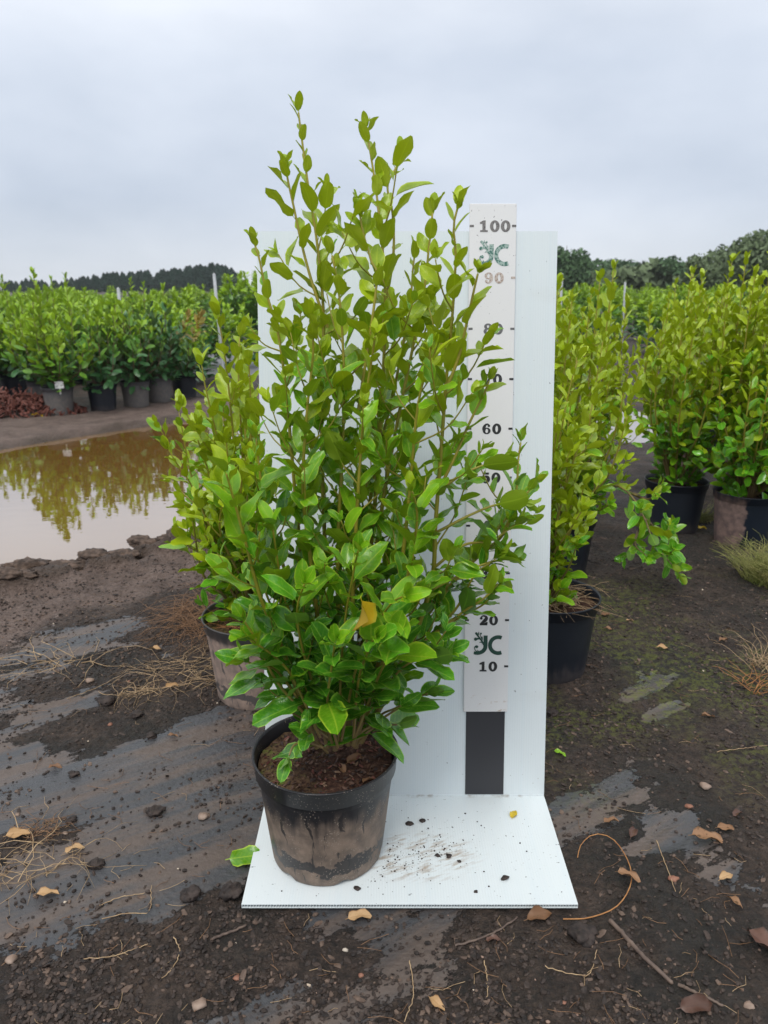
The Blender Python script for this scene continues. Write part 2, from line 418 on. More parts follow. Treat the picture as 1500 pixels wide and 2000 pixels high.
# white corrugated plastic
def board_mat(name, axis, ground=False):
    k = NT(name); v = k.coord('Object')
    wv = k.n('TexWave', wave_type='BANDS', bands_direction='X'); k.l(v, wv.inputs['Vector'])
    wv.inputs['Scale'].default_value = 62; wv.inputs['Distortion'].default_value = 0.4; wv.inputs['Detail Scale'].default_value = 2
    st = k.coord('Object', (90, 1.2, 1.2))
    streak = k.noise(st, 1.0, 3)
    n = k.noise(v, 5, 4)
    c = k.mix(n, (0.625, 0.685, 0.705), (0.67, 0.725, 0.74))
    c = k.mix(k.math('MULTIPLY', k.step(streak, 0.45, 0.7), 0.34), c, (0.60, 0.68, 0.715))
    c = k.mix(k.math('MULTIPLY', wv.outputs['Fac'], 0.08), c, (0.55, 0.63, 0.67))
    # black scuffs
    sc_ = k.coord('Object', (26, 60, 26), (0, R(35), 0))
    sf = k.math('MULTIPLY', k.step(k.noise(sc_, 3.0, 2), 0.695, 0.72), k.step(k.noise(v, 160, 2), 0.5, 0.6))
    spl = k.math('MULTIPLY', k.math('SUBTRACT', 1.0, k.step(k.voro(v, 70), 0.045, 0.075)), k.step(k.noise(v, 6, 3), 0.5, 0.6))
    c = k.mix(k.math('MULTIPLY', spl, 0.7), c, (0.16, 0.11, 0.075))
    c = k.mix(k.math('MULTIPLY', k.step(k.noise(k.coord('Object', (3, 3, 9)), 1.3, 5), 0.55, 0.75), 0.18), c, (0.50, 0.49, 0.46))
    c = k.mix(k.math('MULTIPLY', sf, 0.8), c, (0.03, 0.03, 0.03))
    if ground:   # muddy smears around where pots get dragged
        sp = k.n('SeparateXYZ'); k.l(v, sp.inputs[0])
        dx = k.math('DIVIDE', k.math('SUBTRACT', sp.outputs[0], 0.02), 0.13)
        dy = k.math('DIVIDE', k.math('ADD', sp.outputs[1], 0.185), 0.07)
        rr = k.math('ADD', k.math('MULTIPLY', dx, dx), k.math('MULTIPLY', dy, dy))
        rg = k.math('SUBTRACT', 1.0, k.step(rr, 0.15, 1.3))
        sm = k.noise(k.coord('Object', (14, 60, 10), (0, 0, R(24))), 1.6, 6, 0.7)
        c = k.mix(k.math('MULTIPLY', k.math('MULTIPLY', rg, k.step(sm, 0.46, 0.66)), 0.75), c, (0.30, 0.21, 0.13))
        sk = k.math('MULTIPLY', k.math('SUBTRACT', 1.0, k.step(k.voro(v, 120), 0.14, 0.22)), k.step(k.noise(v, 16, 3), 0.56, 0.66))
        c = k.mix(k.math('MULTIPLY', sk, k.math('ADD', 0.05, rg, clamp=True)), c, (0.035, 0.026, 0.02))
        edge = k.step(sp.outputs[1], -0.012, 0.0)
        c = k.mix(k.math('MULTIPLY', edge, k.step(k.noise(v, 60, 4), 0.45, 0.7)), c, (0.42, 0.42, 0.40))
    return k.fin(c, 0.42, k.bump(wv.outputs['Fac'], 0.10, 0.001), 0.4)
M['board'] = board_mat('board_white', 'X')
M['board_base'] = board_mat('board_base_white', 'X', True)
M['board_core'] = simple('board_core', (0.42, 0.47, 0.50), (0.55, 0.6, 0.62), 60)
k = NT('ruler_white'); v = k.coord('Object')
sp = k.n('SeparateXYZ'); k.l(v, sp.inputs[0])
c = k.mix(k.noise(v, 6, 4), (0.665, 0.665, 0.665), (0.71, 0.705, 0.70))
low = k.math('SUBTRACT', 1.0, k.step(sp.outputs[2], 0.01, 0.055))
stn = k.step(k.noise(k.coord('Object', (60, 60, 130)), 0.9, 5, 0.6), 0.56, 0.72)
c = k.mix(k.math('MULTIPLY', k.math('MULTIPLY', low, stn), 0.75), c, (0.36, 0.22, 0.11))
hi = k.step(sp.outputs[2], 0.7, 1.0)
c = k.mix(k.math('MULTIPLY', k.math('MULTIPLY', k.step(k.noise(v, 150, 3), 0.66, 0.7), 0.75), k.math('ADD', 0.12, hi)), c, (0.12, 0.11, 0.11))
M['ruler'] = k.fin(c, 0.4, k.bump(k.noise(v, 30, 3), 0.05, 0.001), 0.4)
k = NT('ruler_edge'); M['ruler_edge'] = k.fin((0.30, 0.31, 0.32), 0.5)
k = NT('magnetic_black'); v = k.coord('Object')
M['strip'] = k.fin(k.mix(k.noise(v, 8, 3), (0.022, 0.022, 0.026), (0.032, 0.032, 0.037)), 0.42, None, 0.5)
k = NT('print_black'); M['print'] = k.fin((0.012, 0.012, 0.013), 0.5)
def worn(name, ink, gone, amount, scale=320):
    k = NT(name); v = k.pos()
    f = k.step(k.noise(v, scale, 3, 0.6), amount - 0.05, amount + 0.05)
    return k.fin(k.mix(f, ink, gone), 0.5)
M['print_grey'] = worn('print_grey', (0.045, 0.042, 0.04), (0.17, 0.16, 0.155), 0.42)
M['print_grey2'] = worn('print_grey2', (0.09, 0.09, 0.09), (0.14, 0.14, 0.14), 0.5)
M['print_tan'] = worn('print_tan', (0.27, 0.20, 0.16), (0.50, 0.43, 0.38), 0.45)
M['print_dark'] = worn('print_dark', (0.015, 0.015, 0.016), (0.05, 0.05, 0.05), 0.6)
k = NT('logo_green'); M['logo'] = k.fin((0.004, 0.045, 0.028), 0.5)
M['logo_worn'] = worn('logo_worn', (0.03, 0.13, 0.10), (0.30, 0.40, 0.36), 0.48, 220)

# ------------------------------------------------------------------ ground
PUD = np.array([G(*p)[:2] for p in [(-900, 1010), (-420, 955), (-80, 890), (0, 871), (130, 850), (250, 832), (380, 814), (470, 806), (560, 800), (600, 830),
        (590, 1010), (500, 1050), (440, 1062), (380, 1060), (290, 1068), (240, 1092), (170, 1100), (120, 1116), (50, 1122), (0, 1140), (-90, 1170), (-400, 1240), (-800, 1300)]])
PUD2 = np.array([G(*p)[:2] for p in [(1165, 812), (1215, 795), (1300, 798), (1350, 820), (1320, 852), (1240, 862), (1180, 850)]])
def sdf(x, y, poly):
    d = np.full(x.shape, 1e9); inside = np.zeros(x.shape, bool)
    for i in range(len(poly)):
        a, b = poly[i], poly[(i + 1) % len(poly)]
        e = b - a
        t = np.clip(((x - a[0]) * e[0] + (y - a[1]) * e[1]) / (e @ e), 0, 1)
        d = np.minimum(d, np.hypot(x - a[0] - e[0] * t, y - a[1] - e[1] * t))
        cond = (a[1] > y) != (b[1] > y)
        inside ^= cond & (x < (b[0] - a[0]) * (y - a[1]) / (b[1] - a[1] + 1e-12) + a[0])
    return np.where(inside, -d, d)
ST_A = R(33)
BXC, BW, BD = 0.046, 0.601, 0.306
def rotc(x, y):
    return x * math.cos(ST_A) + y * math.sin(ST_A), -x * math.sin(ST_A) + y * math.cos(ST_A)
WATER_Z = -0.030
def masks(x, y):
    u, v2 = rotc(x, y)
    f = fbm(u * 2.3, v2 * 7.5, 11, 5)
    f2 = fbm(x * 3.1, y * 3.1, 23, 4)
    bias = 0.035 * sstep(0.25, -0.7, x) - 0.015 - 0.06 * sstep(0.1, 0.5, x) + 0.05 * sstep(0.3, -0.1, y) - 0.10 * sstep(-0.30, -0.55, y)
    # readings of the bare patches
    for (px, py, rx, ry, a) in ((410, 1415, .10, .07, .22), (290, 1455, .05, .03, .15), (490, 1470, .12, .05, .16), (120, 1500, .25, .10, .14), (350, 1640, .25, .09, .12), (100, 1760, .18, .07, .12), (1225, 1305, .07, .06, .12), (1300, 1385, .09, .03, .15), (1120, 1590, .05, .05, .18), (1340, 1620, .06, .06, .08), (500, 1960, .10, .05, .12),
                               (300, 1560, .2, .06, .06), (650, 1850, .2, .06, -.10), (1250, 1850, .4, .25, -.12), (300, 1330, .3, .10, -.12)):
        c = G(px, py); du, dv = rotc(x - c[0], y - c[1])
        bias = bias + a * np.exp(-(du / rx) ** 2 - (dv / ry) ** 2)
    mem = sstep(0.44, 0.64, 0.62 * f + 0.38 * f2 + bias)
    mem = mem * sstep(1.6, 0.8, y)
    dp = sdf(x, y, PUD)
    wob = (fbm(x * 2.2, y * 2.2, 5, 4) - 0.5) * 0.22
    sand = sstep(0.75, 0.25, dp + wob) * sstep(-0.5, 0.9, y)
    far = sstep(3.2, 3.8, y)
    sand = np.maximum(sand, far * sstep(1.6, 0.6, dp))
    moss = sstep(0.44, 0.58, fbm(x * 3.4, y * 3.4, 41, 5)) * sstep(0.25, 0.45, x) * sstep(-0.1, 0.25, y) * sstep(1.5, 1.0, y)
    return mem * (1 - sand), sand, moss, dp + wob * 0.35
def berm_mask(x, y, dp):
    m = 0
    for (px, py, rx, ry) in ((20, 1142, .12, .05), (80, 1122, .12, .05), (-60, 1165, .12, .06), (205, 1103, .08, .05), (238, 1100, .06, .045), (300, 1078, .09, .05), (352, 1072, .10, .055), (395, 1076, .08, .05), (450, 1078, .09, .05)):
        c = G(px, py); m = np.maximum(m, np.exp(-((x - c[0]) / rx) ** 4 - ((y - c[1]) / (ry * 1.5)) ** 2))
    return sstep(0.25, 0.75, m * (0.55 + 0.9 * fbm(x * 13, y * 13, 31, 4)))
def height(x, y, raw=False):
    x = np.atleast_1d(np.asarray(x, float)); y = np.atleast_1d(np.asarray(y, float))
    mem, sand, moss, dp = masks(x, y)
    rough = (fbm(x * 24, y * 24, 3, 4, 0.6) - 0.5) * 0.018 + (fbm(x * 75, y * 75, 9, 2) - 0.5) * 0.006
    u, v2 = rotc(x, y)
    rip = (fbm(u * 2.5, v2 * 18, 7, 3) - 0.5) * 0.016
    h = (1 - mem) * (0.004 + rough) + mem * rip + (fbm(x * 1.6, y * 1.6, 2, 3) - 0.5) * 0.03
    h = h * sstep(30, 6, y)
    # banks and puddles
    lump = fbm(x * 5, y * 5, 31, 4)
    clod = np.abs(fbm(x * 9, y * 9, 61, 4) - .5) * 2
    berm = berm_mask(x, y, dp) * (0.010 + 0.030 * (1 - clod) + 0.06 * (fbm(x * 30, y * 30, 62, 3) - .5))
    berm = berm + np.exp(-((dp - 0.10) / 0.12) ** 2) * 0.012
    h = h + berm + sand * (fbm(x * 14, y * 14, 33, 4) - 0.5) * 0.028
    h = np.where(dp < 0.12, h * sstep(-0.05, 0.12, dp) - 0.09 * sstep(0.10, -0.15, dp), h)
    h = h + berm_mask(x, y, dp) * np.where(dp < 0.12, 0.06 * sstep(0.12, -0.05, dp), 0)
    d2 = sdf(x, y, PUD2) + (lump - 0.5) * 0.1
    h = np.where(d2 < 0.1, h * sstep(-0.05, 0.1, d2) - 0.09 * sstep(0.10, -0.15, d2), h)
    # pressed flat under the board and pots
    bx = np.maximum(np.abs(x - BXC) - BW / 2, 0); by = np.maximum(np.abs(y + BD / 2) - BD / 2 - 0.02, 0)
    fl = sstep(0.10, 0.0, np.hypot(bx, by))
    h = h * (1 - fl) - 0.006 * fl
    return h
def hz(x, y): return float(height(x, y)[0])

def axis(lo, hi, step, far, grow=1.09, neg=True):
    a = list(np.arange(lo, hi + 1e-9, step))
    s = step; p = a[-1]
    while p < far: s *= grow; p += s; a.append(p)
    if neg:
        s = step; p = a[0]
        while p > -far: s *= grow; p -= s; a.insert(0, p)
    return np.array(a)
gx = axis(-1.05, 1.15, 0.0062, 330, 1.05)
gy = axis(-0.62, 0.7, 0.0062, 2.6, 1.010, False)
while gy[-1] < 420: gy = np.r_[gy, gy[-1] + (gy[-1] - gy[-2]) * 1.05]
gy = np.r_[-3.0, -1.2, -0.8, gy]
X, Y = np.meshgrid(gx, gy)
H = height(X.ravel(), Y.ravel())
mem, sand, moss, dp = masks(X.ravel(), Y.ravel())
nx, ny = len(gx), len(gy)
idx = np.arange(nx * ny).reshape(ny, nx)
Fq = np.stack([idx[:-1, :-1], idx[:-1, 1:], idx[1:, 1:], idx[1:, :-1]], -1).reshape(-1, 4)

k = NT('ground'); v = k.coord('Object')
n1 = k.noise(v, 7, 6, 0.6); n2 = k.noise(v, 55, 7, 0.68); n3 = k.noise(v, 190, 4, 0.6)
mud = k.ramp(k.math('ADD', k.math('MULTIPLY', n2, 0.6), k.math('MULTIPLY', n1, 0.4)), (0.34, (0.008, 0.006, 0.005)), (0.46, (0.036, 0.024, 0.0175)), (0.56, (0.074, 0.050, 0.037)), (0.70, (0.138, 0.096, 0.072)))
vs_ = k.coord('Object', (2.2, 15, 1), (0, 0, ST_A))
st = k.noise(vs_, 1.0, 6, 0.6)
wvv = k.n('TexWave', wave_type='BANDS', bands_direction='DIAGONAL'); k.l(v, wvv.inputs['Vector']); wvv.inputs['Scale'].default_value = 150
memc = k.mix(k.math('MULTIPLY', wvv.outputs['Fac'], 0.4), (0.044, 0.046, 0.051), (0.072, 0.074, 0.079))
memc = k.mix(k.math('MULTIPLY', k.step(st, 0.42, 0.60), 0.85), memc, k.mix(n2, (0.068, 0.050, 0.040), (0.15, 0.113, 0.092)))
n4 = k.noise(k.coord('Object', (13, 26, 14), (0, 0, ST_A)), 1.0, 7, 0.7)
mf = k.step(k.math('ADD', k.attr('mem'), k.math('ADD', k.math('MULTIPLY', k.math('SUBTRACT', n2, 0.5), 0.8), k.math('MULTIPLY', k.math('SUBTRACT', n4, 0.5), 2.3))), 0.50, 0.60)
wetd = k.step(k.noise(v, 2.6, 5, 0.6), 0.47, 0.62)
mud = k.mix(k.math('MULTIPLY', wetd, 0.7), mud, k.mix(n2, (0.006, 0.007, 0.006), (0.036, 0.034, 0.028)))
c = k.mix(mf, mud, memc)
sandc = k.ramp(k.math('ADD', k.math('MULTIPLY', n2, 0.5), k.math('MULTIPLY', n1, 0.5)), (0.36, (0.075, 0.050, 0.039)), (0.52, (0.165, 0.116, 0.094)), (0.66, (0.25, 0.185, 0.155)))
sf = k.step(k.math('ADD', k.attr('sand'), k.math('MULTIPLY', k.math('SUBTRACT', n1, 0.5), 0.7)), 0.3, 0.7)
c = k.mix(sf, c, sandc)
c = k.mix(k.math('MULTIPLY', k.step(k.attr('berm'), 0.15, 0.6), 0.8), c, k.mix(n2, (0.035, 0.024, 0.018), (0.14, 0.095, 0.07)))
mo = k.math('MULTIPLY', k.attr('moss'), k.step(n2, 0.42, 0.6))
c = k.mix(k.math('MULTIPLY', mo, 0.88), c, k.mix(n2, (0.04, 0.05, 0.010), (0.15, 0.165, 0.03)))
wsh = k.attr('wet')
c = k.mix(k.math('MULTIPLY', wsh, 0.85), c, k.mix(n2, (0.035, 0.022, 0.014), (0.085, 0.055, 0.036)))
rg = k.math('ADD', 0.78, k.math('MULTIPLY', k.math('MULTIPLY', mf, k.math('SUBTRACT', 1.0, k.step(st, 0.45, 0.75))), -0.40))
wetm = k.step(k.noise(v, 3.0, 3), 0.45, 0.65)
rg = k.math('SUBTRACT', rg, k.math('MULTIPLY', wetm, 0.20))
rg = k.math('SUBTRACT', rg, k.math('MULTIPLY', wsh, 0.35), 0, True)
hh = k.math('ADD', k.math('MULTIPLY', n2, 1.2), k.math('ADD', k.math('MULTIPLY', n3, 0.35), k.math('MULTIPLY', k.voro(k.coord('Object', (1, 1.4, 1)), 75), -0.5)))
bstr = k.math('SUBTRACT', 1.0, k.math('MULTIPLY', mf, 0.91))
hh = k.math('MULTIPLY', hh, bstr)
M['ground'] = k.fin(c, rg, k.bump(hh, 1.0, 0.024), 0.5)
gm = mesh_np('ground', np.stack([X.ravel(), Y.ravel(), H], 1), Fq, [M['ground']], attrs={'mem': mem, 'sand': sand, 'moss': moss, 'berm': berm_mask(X.ravel(), Y.ravel(), dp), 'wet': sstep(0.13, 0.02, dp + (fbm(X.ravel() * 6, Y.ravel() * 6, 71, 4) - .5) * .2)})
link('ground', gm, kind='structure')
HG = H.reshape(ny, nx)
def hz(x, y):
    i = min(max(int(np.searchsorted(gx, x)) - 1, 0), nx - 2); j = min(max(int(np.searchsorted(gy, y)) - 1, 0), ny - 2)
    a = (x - gx[i]) / (gx[i + 1] - gx[i]); b = (y - gy[j]) / (gy[j + 1] - gy[j])
    return float((HG[j, i] * (1 - a) + HG[j, i + 1] * a) * (1 - b) + (HG[j + 1, i] * (1 - a) + HG[j + 1, i + 1] * a) * b)

k = NT('muddy_water'); v = k.coord('Object')
bc = k.mix(k.noise(v, 1.5, 3), (0.17, 0.085, 0.016), (0.21, 0.11, 0.03))
df = k.n('BsdfDiffuse'); k.l(bc, df.inputs[0])
gl = k.n('BsdfGlossy'); gl.inputs['Roughness'].default_value = 0.015; gl.inputs['Color'].default_value = (0.96, 0.955, 0.95, 1)
bp = k.bump(k.noise(k.coord('Object', (1, 2.2, 1)), 6, 3), 0.05, 0.01)
k.l(bp, gl.inputs['Normal'])
lw = k.n('LayerWeight'); lw.inputs['Blend'].default_value = 0.5
fr = k.math('ADD', 0.04, k.math('MULTIPLY', k.math('POWER', lw.outputs['Facing'], 2.2), 0.94), clamp=True)
ms = k.n('MixShader'); k.l(fr, ms.inputs[0]); k.l(df.outputs[0], ms.inputs[1]); k.l(gl.outputs[0], ms.inputs[2]); k.l(ms.outputs[0], k.out.inputs[0])
def water(name, poly, pad):
    c = poly.mean(0); d = poly - c
    q = c + d * (1 + pad / np.linalg.norm(d, axis=1))[:, None]
    V = [(*c, WATER_Z)] + [(*p, WATER_Z) for p in q]; n = len(q)
    link(name, mesh_np(name, V, [(0, 1 + i, 1 + (i + 1) % n) for i in range(n)], [k.m]), kind='structure')
water('puddle_water', PUD, 0.3)
water('puddle_water', PUD2, 0.2)

# ------------------------------------------------------------------ measuring board
SB, CB = math.sin(LEAN), math.cos(LEAN)
TH = 0.008
board = thing('measuring_board', 'white corrugated plastic measuring board standing behind the potted shrub', 'measuring board', (BXC, 0, 0.001))
mb = MB(); BH = 1.181
mb.box((0, TH / 2, BH / 2), (BW / 2, TH / 2, BH / 2))
bpanel = link('back_panel', mb.mesh('back_panel', [M['board']], False), board, (0, 0, 0.0088))
bpanel.rotation_euler = (-LEAN, 0, 0)
mb = MB()
mb.box((0, -BD / 2, TH - 0.0004), (BW / 2, BD / 2, 0.0004))
base = link('base_panel', mb.mesh('base_panel', [M['board_base']], False), board)
mb = MB()
mb.box((0, -BD / 2, 0.0004), (BW / 2, BD / 2, 0.0004))
for i in range(118):
    mb.box((-BW / 2 + 0.0006 + i * (BW - 0.0012) / 117, -BD / 2, TH / 2), (0.0006, BD / 2 - 0.0005, TH / 2 - 0.0009))
mb.box((0, -BD + 0.02, TH / 2), (BW / 2 - 0.001, 0.001, TH / 2 - 0.0011), 1)
link('corrugated_core', mb.mesh('corrugated_core', [M['board'], M['board_core']], False), base)
mb = MB()
mb.add(*tube_vf([(-BW / 2 + .002, 0.001, TH + .0005), (0, 0.001, TH + .0005), (BW / 2 - .002, 0.001, TH + .0005)], 0.0022, 6))
link('fold_crease', mb.mesh('fold_crease', [M['board_base']]), board)

# magnetic strip and ruler live on the back panel (local x across, z up the board, y out of it)
rxl, _ = B(904, 1391); rxr, u0 = B(988, 1391)
rc = (rxl + rxr) / 2 - BXC + 0.0015; rw = (rxr - rxl) * 1.015
sxl, su0 = B(908, 1559); sxr, _ = B(982.5, 1559)
mb = MB(); mb.box(((sxl + sxr) / 2 - BXC, -0.0008, 0.60), ((sxr - sxl) / 2, 0.0008, 0.597))
link('magnetic_strip', mb.mesh('magnetic_strip', [M['strip']], False), bpanel)
U0 = u0 - 0.006
RL = 1.043
ruler = link('ruler_plate', None, bpanel, (rc, -0.0058, U0))
mb = MB()
mb.box((0, 0.002, RL / 2), (rw / 2, 0.002, RL / 2))
rm = mb.mesh('ruler_plate', [M['ruler']], False)
ruler.data = rm if False else None
bpy.data.objects.remove(ruler)
ruler = link('ruler_plate', rm, bpanel, (rc, -0.0058, U0))
bv = ruler.modifiers.new('bevel', 'BEVEL'); bv.width = 0.0012; bv.segments = 2

ZOFF = -0.0004
class Ink:
    """flat print: variable-width strokes and polygons laid on the ruler face"""
    def __init__(s, w=1.0): s.mb = MB(); s.lay = 0; s.w = w
    def stroke(s, pts, wid, n=26):
        s.lay += 1
        pts3 = [(p[0], 0, p[1]) for p in pts]
        q, L = spline(pts3, n) if len(pts) > 2 else (np.linspace(pts3[0], pts3[1], 2), 0)
        T = np.gradient(q, axis=0); T /= np.linalg.norm(T, axis=1)[:, None] + 1e-12
        Nn = np.stack([-T[:, 2], 0 * T[:, 0], T[:, 0]], 1)
        wv = np.interp(np.linspace(0, 1, len(q)), np.linspace(0, 1, len(np.atleast_1d(wid))), np.atleast_1d(wid)) * s.w / 2
        V = np.vstack([q + Nn * wv[:, None], q - Nn * wv[:, None]]); V[:, 1] = -0.00004 * s.lay
        m = len(q)
        s.mb.add(V, [f for i in range(m - 1) for f in ((i, i + 1, m + i + 1), (i, m + i + 1, m + i))])
    def poly(s, pts):
        s.lay += 1
        V = [(p[0], -0.00004 * s.lay, p[1]) for p in pts]
        s.mb.add(V, [(0, i, i + 1) for i in range(1, len(V) - 1)])
    def disc(s, c, r, n=16):
        s.poly([(c[0] + r * math.cos(t), c[1] + r * math.sin(t)) for t in np.linspace(0, 2 * math.pi, n, endpoint=False)])
    def ring(s, c, ro, ri, n=36):
        s.lay += 1
        th = np.linspace(0, 2 * math.pi, n, endpoint=False)
        V = [(c[0] + ro[0] * math.cos(t), -0.00004 * s.lay, c[1] + ro[1] * math.sin(t)) for t in th] + [(c[0] + ri[0] * math.cos(t), -0.00004 * s.lay, c[1] + ri[1] * math.sin(t)) for t in th]
        s.mb.add(V, [f for i in range(n) for f in ((i, (i + 1) % n, n + (i + 1) % n), (i, n + (i + 1) % n, n + i))])

def digit(d):
    k = Ink(1.22)
    if d == '0': k.ring((0, .5), (.43, .51), (.125, .31))
    if d == '1':
        k.poly([(-.13, .12), (.15, .12), (.15, 1), (-.03, 1), (-.13, .9)]); k.poly([(-.33, 0), (.35, 0), (.35, .16), (-.33, .16)]); k.poly([(-.36, .70), (-.10, .70), (-.02, 1), (-.13, .95), (-.36, .84)])
    if d == '2':
        k.stroke([(-.24, .70), (-.16, .90), (.04, .94), (.24, .82), (.22, .60), (-.02, .36), (-.28, .13)], [.16, .12, .16, .28, .28, .22, .16]); k.disc((-.24, .70), .135)
        k.poly([(-.38, 0), (.36, 0), (.40, .34), (.28, .34), (.22, .2), (-.38, .2)])
    if d == '3':
        k.stroke([(-.24, .76), (-.12, .92), (.06, .93), (.22, .77), (.12, .58), (-.10, .54)], [.12, .12, .2, .27, .2, .12]); k.stroke([(-.10, .54), (.16, .48), (.26, .27), (.08, .07), (-.14, .08), (-.28, .24)], [.12, .2, .28, .2, .12, .12]); k.disc((-.24, .74), .125); k.disc((-.27, .26), .135)
    if d == '4':
        k.poly([(.02, 0), (.28, 0), (.28, 1), (.10, 1), (.02, .9)]); k.poly([(-.44, .22), (.42, .22), (.42, .36), (-.44, .36)]); k.stroke([(.12, .96), (-.38, .30)], .11); k.poly([(-.12, 0), (.42, 0), (.42, .13), (-.12, .13)])
    if d == '5':
        k.poly([(-.28, .80), (.28, .80), (.32, 1), (-.28, 1)]); k.poly([(-.32, .42), (-.2, .42), (-.18, 1), (-.28, 1)]); k.stroke([(-.24, .52), (-.02, .63), (.2, .52), (.24, .28), (.06, .07), (-.14, .08), (-.28, .24)], [.1, .16, .25, .28, .2, .12, .12]); k.disc((-.26, .26), .14)
    if d in '69':
        f = (lambda p: p) if d == '6' else (lambda p: (-p[0], 1 - p[1]))
        k.ring(f((0.02, .31)), (.37, .31), (.13, .20)); k.stroke([f(p) for p in [(.24, .80), (.12, .93), (-.06, .90), (-.22, .68), (-.235, .36)]], [.12, .12, .18, .26, .28]); k.disc(f((.22, .79)), .125)
    if d == '7':
        k.poly([(-.40, .78), (.40, .78), (.40, 1), (-.40, 1)]); k.poly([(-.40, .62), (-.28, .62), (-.2, .8), (-.40, .8)]); k.poly([(-.18, 0), (.10, 0), (.40, .80), (.18, .80)])
    if d == '8':
        k.ring((0, .73), (.36, .28), (.10, .13)); k.ring((0, .29), (.41, .30), (.12, .15))
    return k.mb
DIG = {}
def number(txt, u, mat, hgt, dx):
    mb = MB(); wd = hgt * 0.97; x0 = dx - (len(txt) - 1) / 2 * wd
    for i, ch in enumerate(txt):
        d = digit(ch)
        for V, F in zip(d.V, d.F):
            pass
        V = np.concatenate(d.V) * hgt; V[:, 1] /= hgt
        V[:, 0] += x0 + i * wd; V[:, 2] += u - hgt / 2
        mb.add(V, np.concatenate(d.F))
    link('number', mb.mesh('number', [mat], False), ruler, (0, ZOFF, 0))
def tick(x, u, mat, l=0.0085):
    mb = MB(); mb.box((x, 0, u), (l / 2, 0.00015, 0.0021), 0)
    link('tick_mark', mb.mesh('tick_mark', [mat], False), ruler, (0, ZOFF, 0))
for t in range(10, 101, 10):
    m = {100: M['print_grey'], 90: M['print_tan'], 80: M['print_grey2'], 70: M['print_dark']}.get(t, M['print'])
    h = 0.0215 if t < 95 else 0.0222
    number(str(t), t / 100 - 0.0005, m, h, 0.0035)
    tick(rw / 2 - 0.0046, t / 100, m)
    if t != 10: tick(-rw / 2 + 0.0046, t / 100, m)
def logo(u, mat):
    k = Ink(); s = 0.0610
    def T(p): return ((p[0] - 760) / 910 * s + 0.002, -(p[1] - 620) / 910 * s)     # drawn from the emblem's own outline
    arc = lambda c, r, a0, a1, n=9: [T((c[0] + r * math.cos(R(a)), c[1] - r * math.sin(R(a)))) for a in np.linspace(a0, a1, n)]
    W = lambda v: v / 910 * s
    k.stroke(arc((1095, 680), 258, 66, 180, 9) + arc((1095, 680), 258, 190, 294, 9), W(122), 48)
    k.poly([T(p) for p in [(632, 370), (760, 370), (760, 700), (632, 700)]])
    k.stroke([T((695, 690)), T((680, 790)), T((610, 880)), T((500, 930)), T((400, 935)), T((330, 925))], [W(128), W(128), W(124), W(120), W(115), W(95)], 30)
    k.stroke([T((640, 640)), T((560, 520)), T((470, 400)), T((395, 290))], [W(60), W(45), W(50), W(80)])
    k.disc(T((400, 300)), W(38)); k.stroke([T((460, 350)), T((478, 300)), T((480, 245))], [W(30), W(40), W(8)])
    k.stroke([T((570, 520)), T((480, 470)), T((385, 485))], [W(22), W(50), W(85)]); k.disc(T((380, 488)), W(52))
    k.stroke([T((610, 530)), T((560, 430)), T((520, 340)), T((548, 305))], [W(18), W(34), W(24), W(30)]); k.disc(T((548, 305)), W(30))
    k.stroke([T((600, 500)), T((590, 440)), T((585, 385))], [W(10), W(36), W(5)])
    k.stroke([T((640, 680)), T((600, 605)), T((545, 580)), T((500, 605))], [W(30), W(40), W(30), W(16)])
    k.stroke([T((450, 885)), T((375, 840)), T((355, 760)), T((400, 705)), T((440, 720))], [W(14), W(22), W(30), W(40), W(40)])
    k.disc(T((425, 730)), W(46)); k.stroke([T((470, 880)), T((455, 850)), T((440, 830))], [W(40), W(30), W(6)])
    link('logo', k.mb.mesh('logo', [mat], False), ruler, (0, ZOFF, u))
logo(0.150, M['logo'])
logo(0.948, M['logo_worn'])
# scuffed ink flecks on the ruler
# ------------------------------------------------------------------ leaves
def leaf_tpl(rng, ratio=0.55, cup=0.22, bend=0.15, wave=0.05, rows=6, tip=0.9, pet=0.14, cols=4):
    V = []; U = []; F = []
    vs_ = 0.5 - 0.5 * np.cos(np.pi * np.linspace(0, 1, rows + 1)); vs_ = 0.55 * vs_ + 0.45 * np.linspace(0, 1, rows + 1)
    ph = rng.uniform(0, 6.28); sk = rng.uniform(-.10, .10)
    ring = []
    for i, v in enumerate(vs_):
        wv = 0.5 * ratio * (math.sin(math.pi * min(max(v, 1e-4), 1 - 1e-4) ** tip) ** 0.52) * (1 - 0.06 * v * v)
        js = [0] if i in (0, rows) else list(np.linspace(-1, 1, cols + 1))
        ids = []
        for j in js:
            x = j * wv + sk * math.sin(math.pi * v) * 0.6 * v
            z = cup * abs(j) ** 1.6 * wv - bend * v * v * 0.5 + wave * math.sin(ph + v * 9 + (2 if j > 0 else 0)) * abs(j) ** 2 * (1 if i not in (0, rows) else 0)
            ids.append(len(V)); V.append((x, v, z)); U.append((0.5 + 0.5 * j, v))
        ring.append(ids)
    for a, b in zip(ring[:-1], ring[1:]):
        if len(a) == 1: F += [(a[0], b[j + 1], b[j]) for j in range(cols)]
        elif len(b) == 1: F += [(a[j], a[j + 1], b[0]) for j in range(cols)]
        else:
            for j in range(cols): F += [(a[j], a[j + 1], b[j + 1]), (a[j], b[j + 1], b[j])]
    n = len(V); pw = 0.014
    V += [(-pw, -pet, -0.02), (pw, -pet, -0.02), (pw, 0.04, 0.002), (-pw, 0.04, 0.002)]
    U += [(0.5, 0)] * 4; F += [(n, n + 1, n + 2), (n, n + 2, n + 3)]
    V = np.array(V); V[:, 1] += pet
    F = np.array(F)
    return V, F, np.array(U)
rng = random.Random(5)
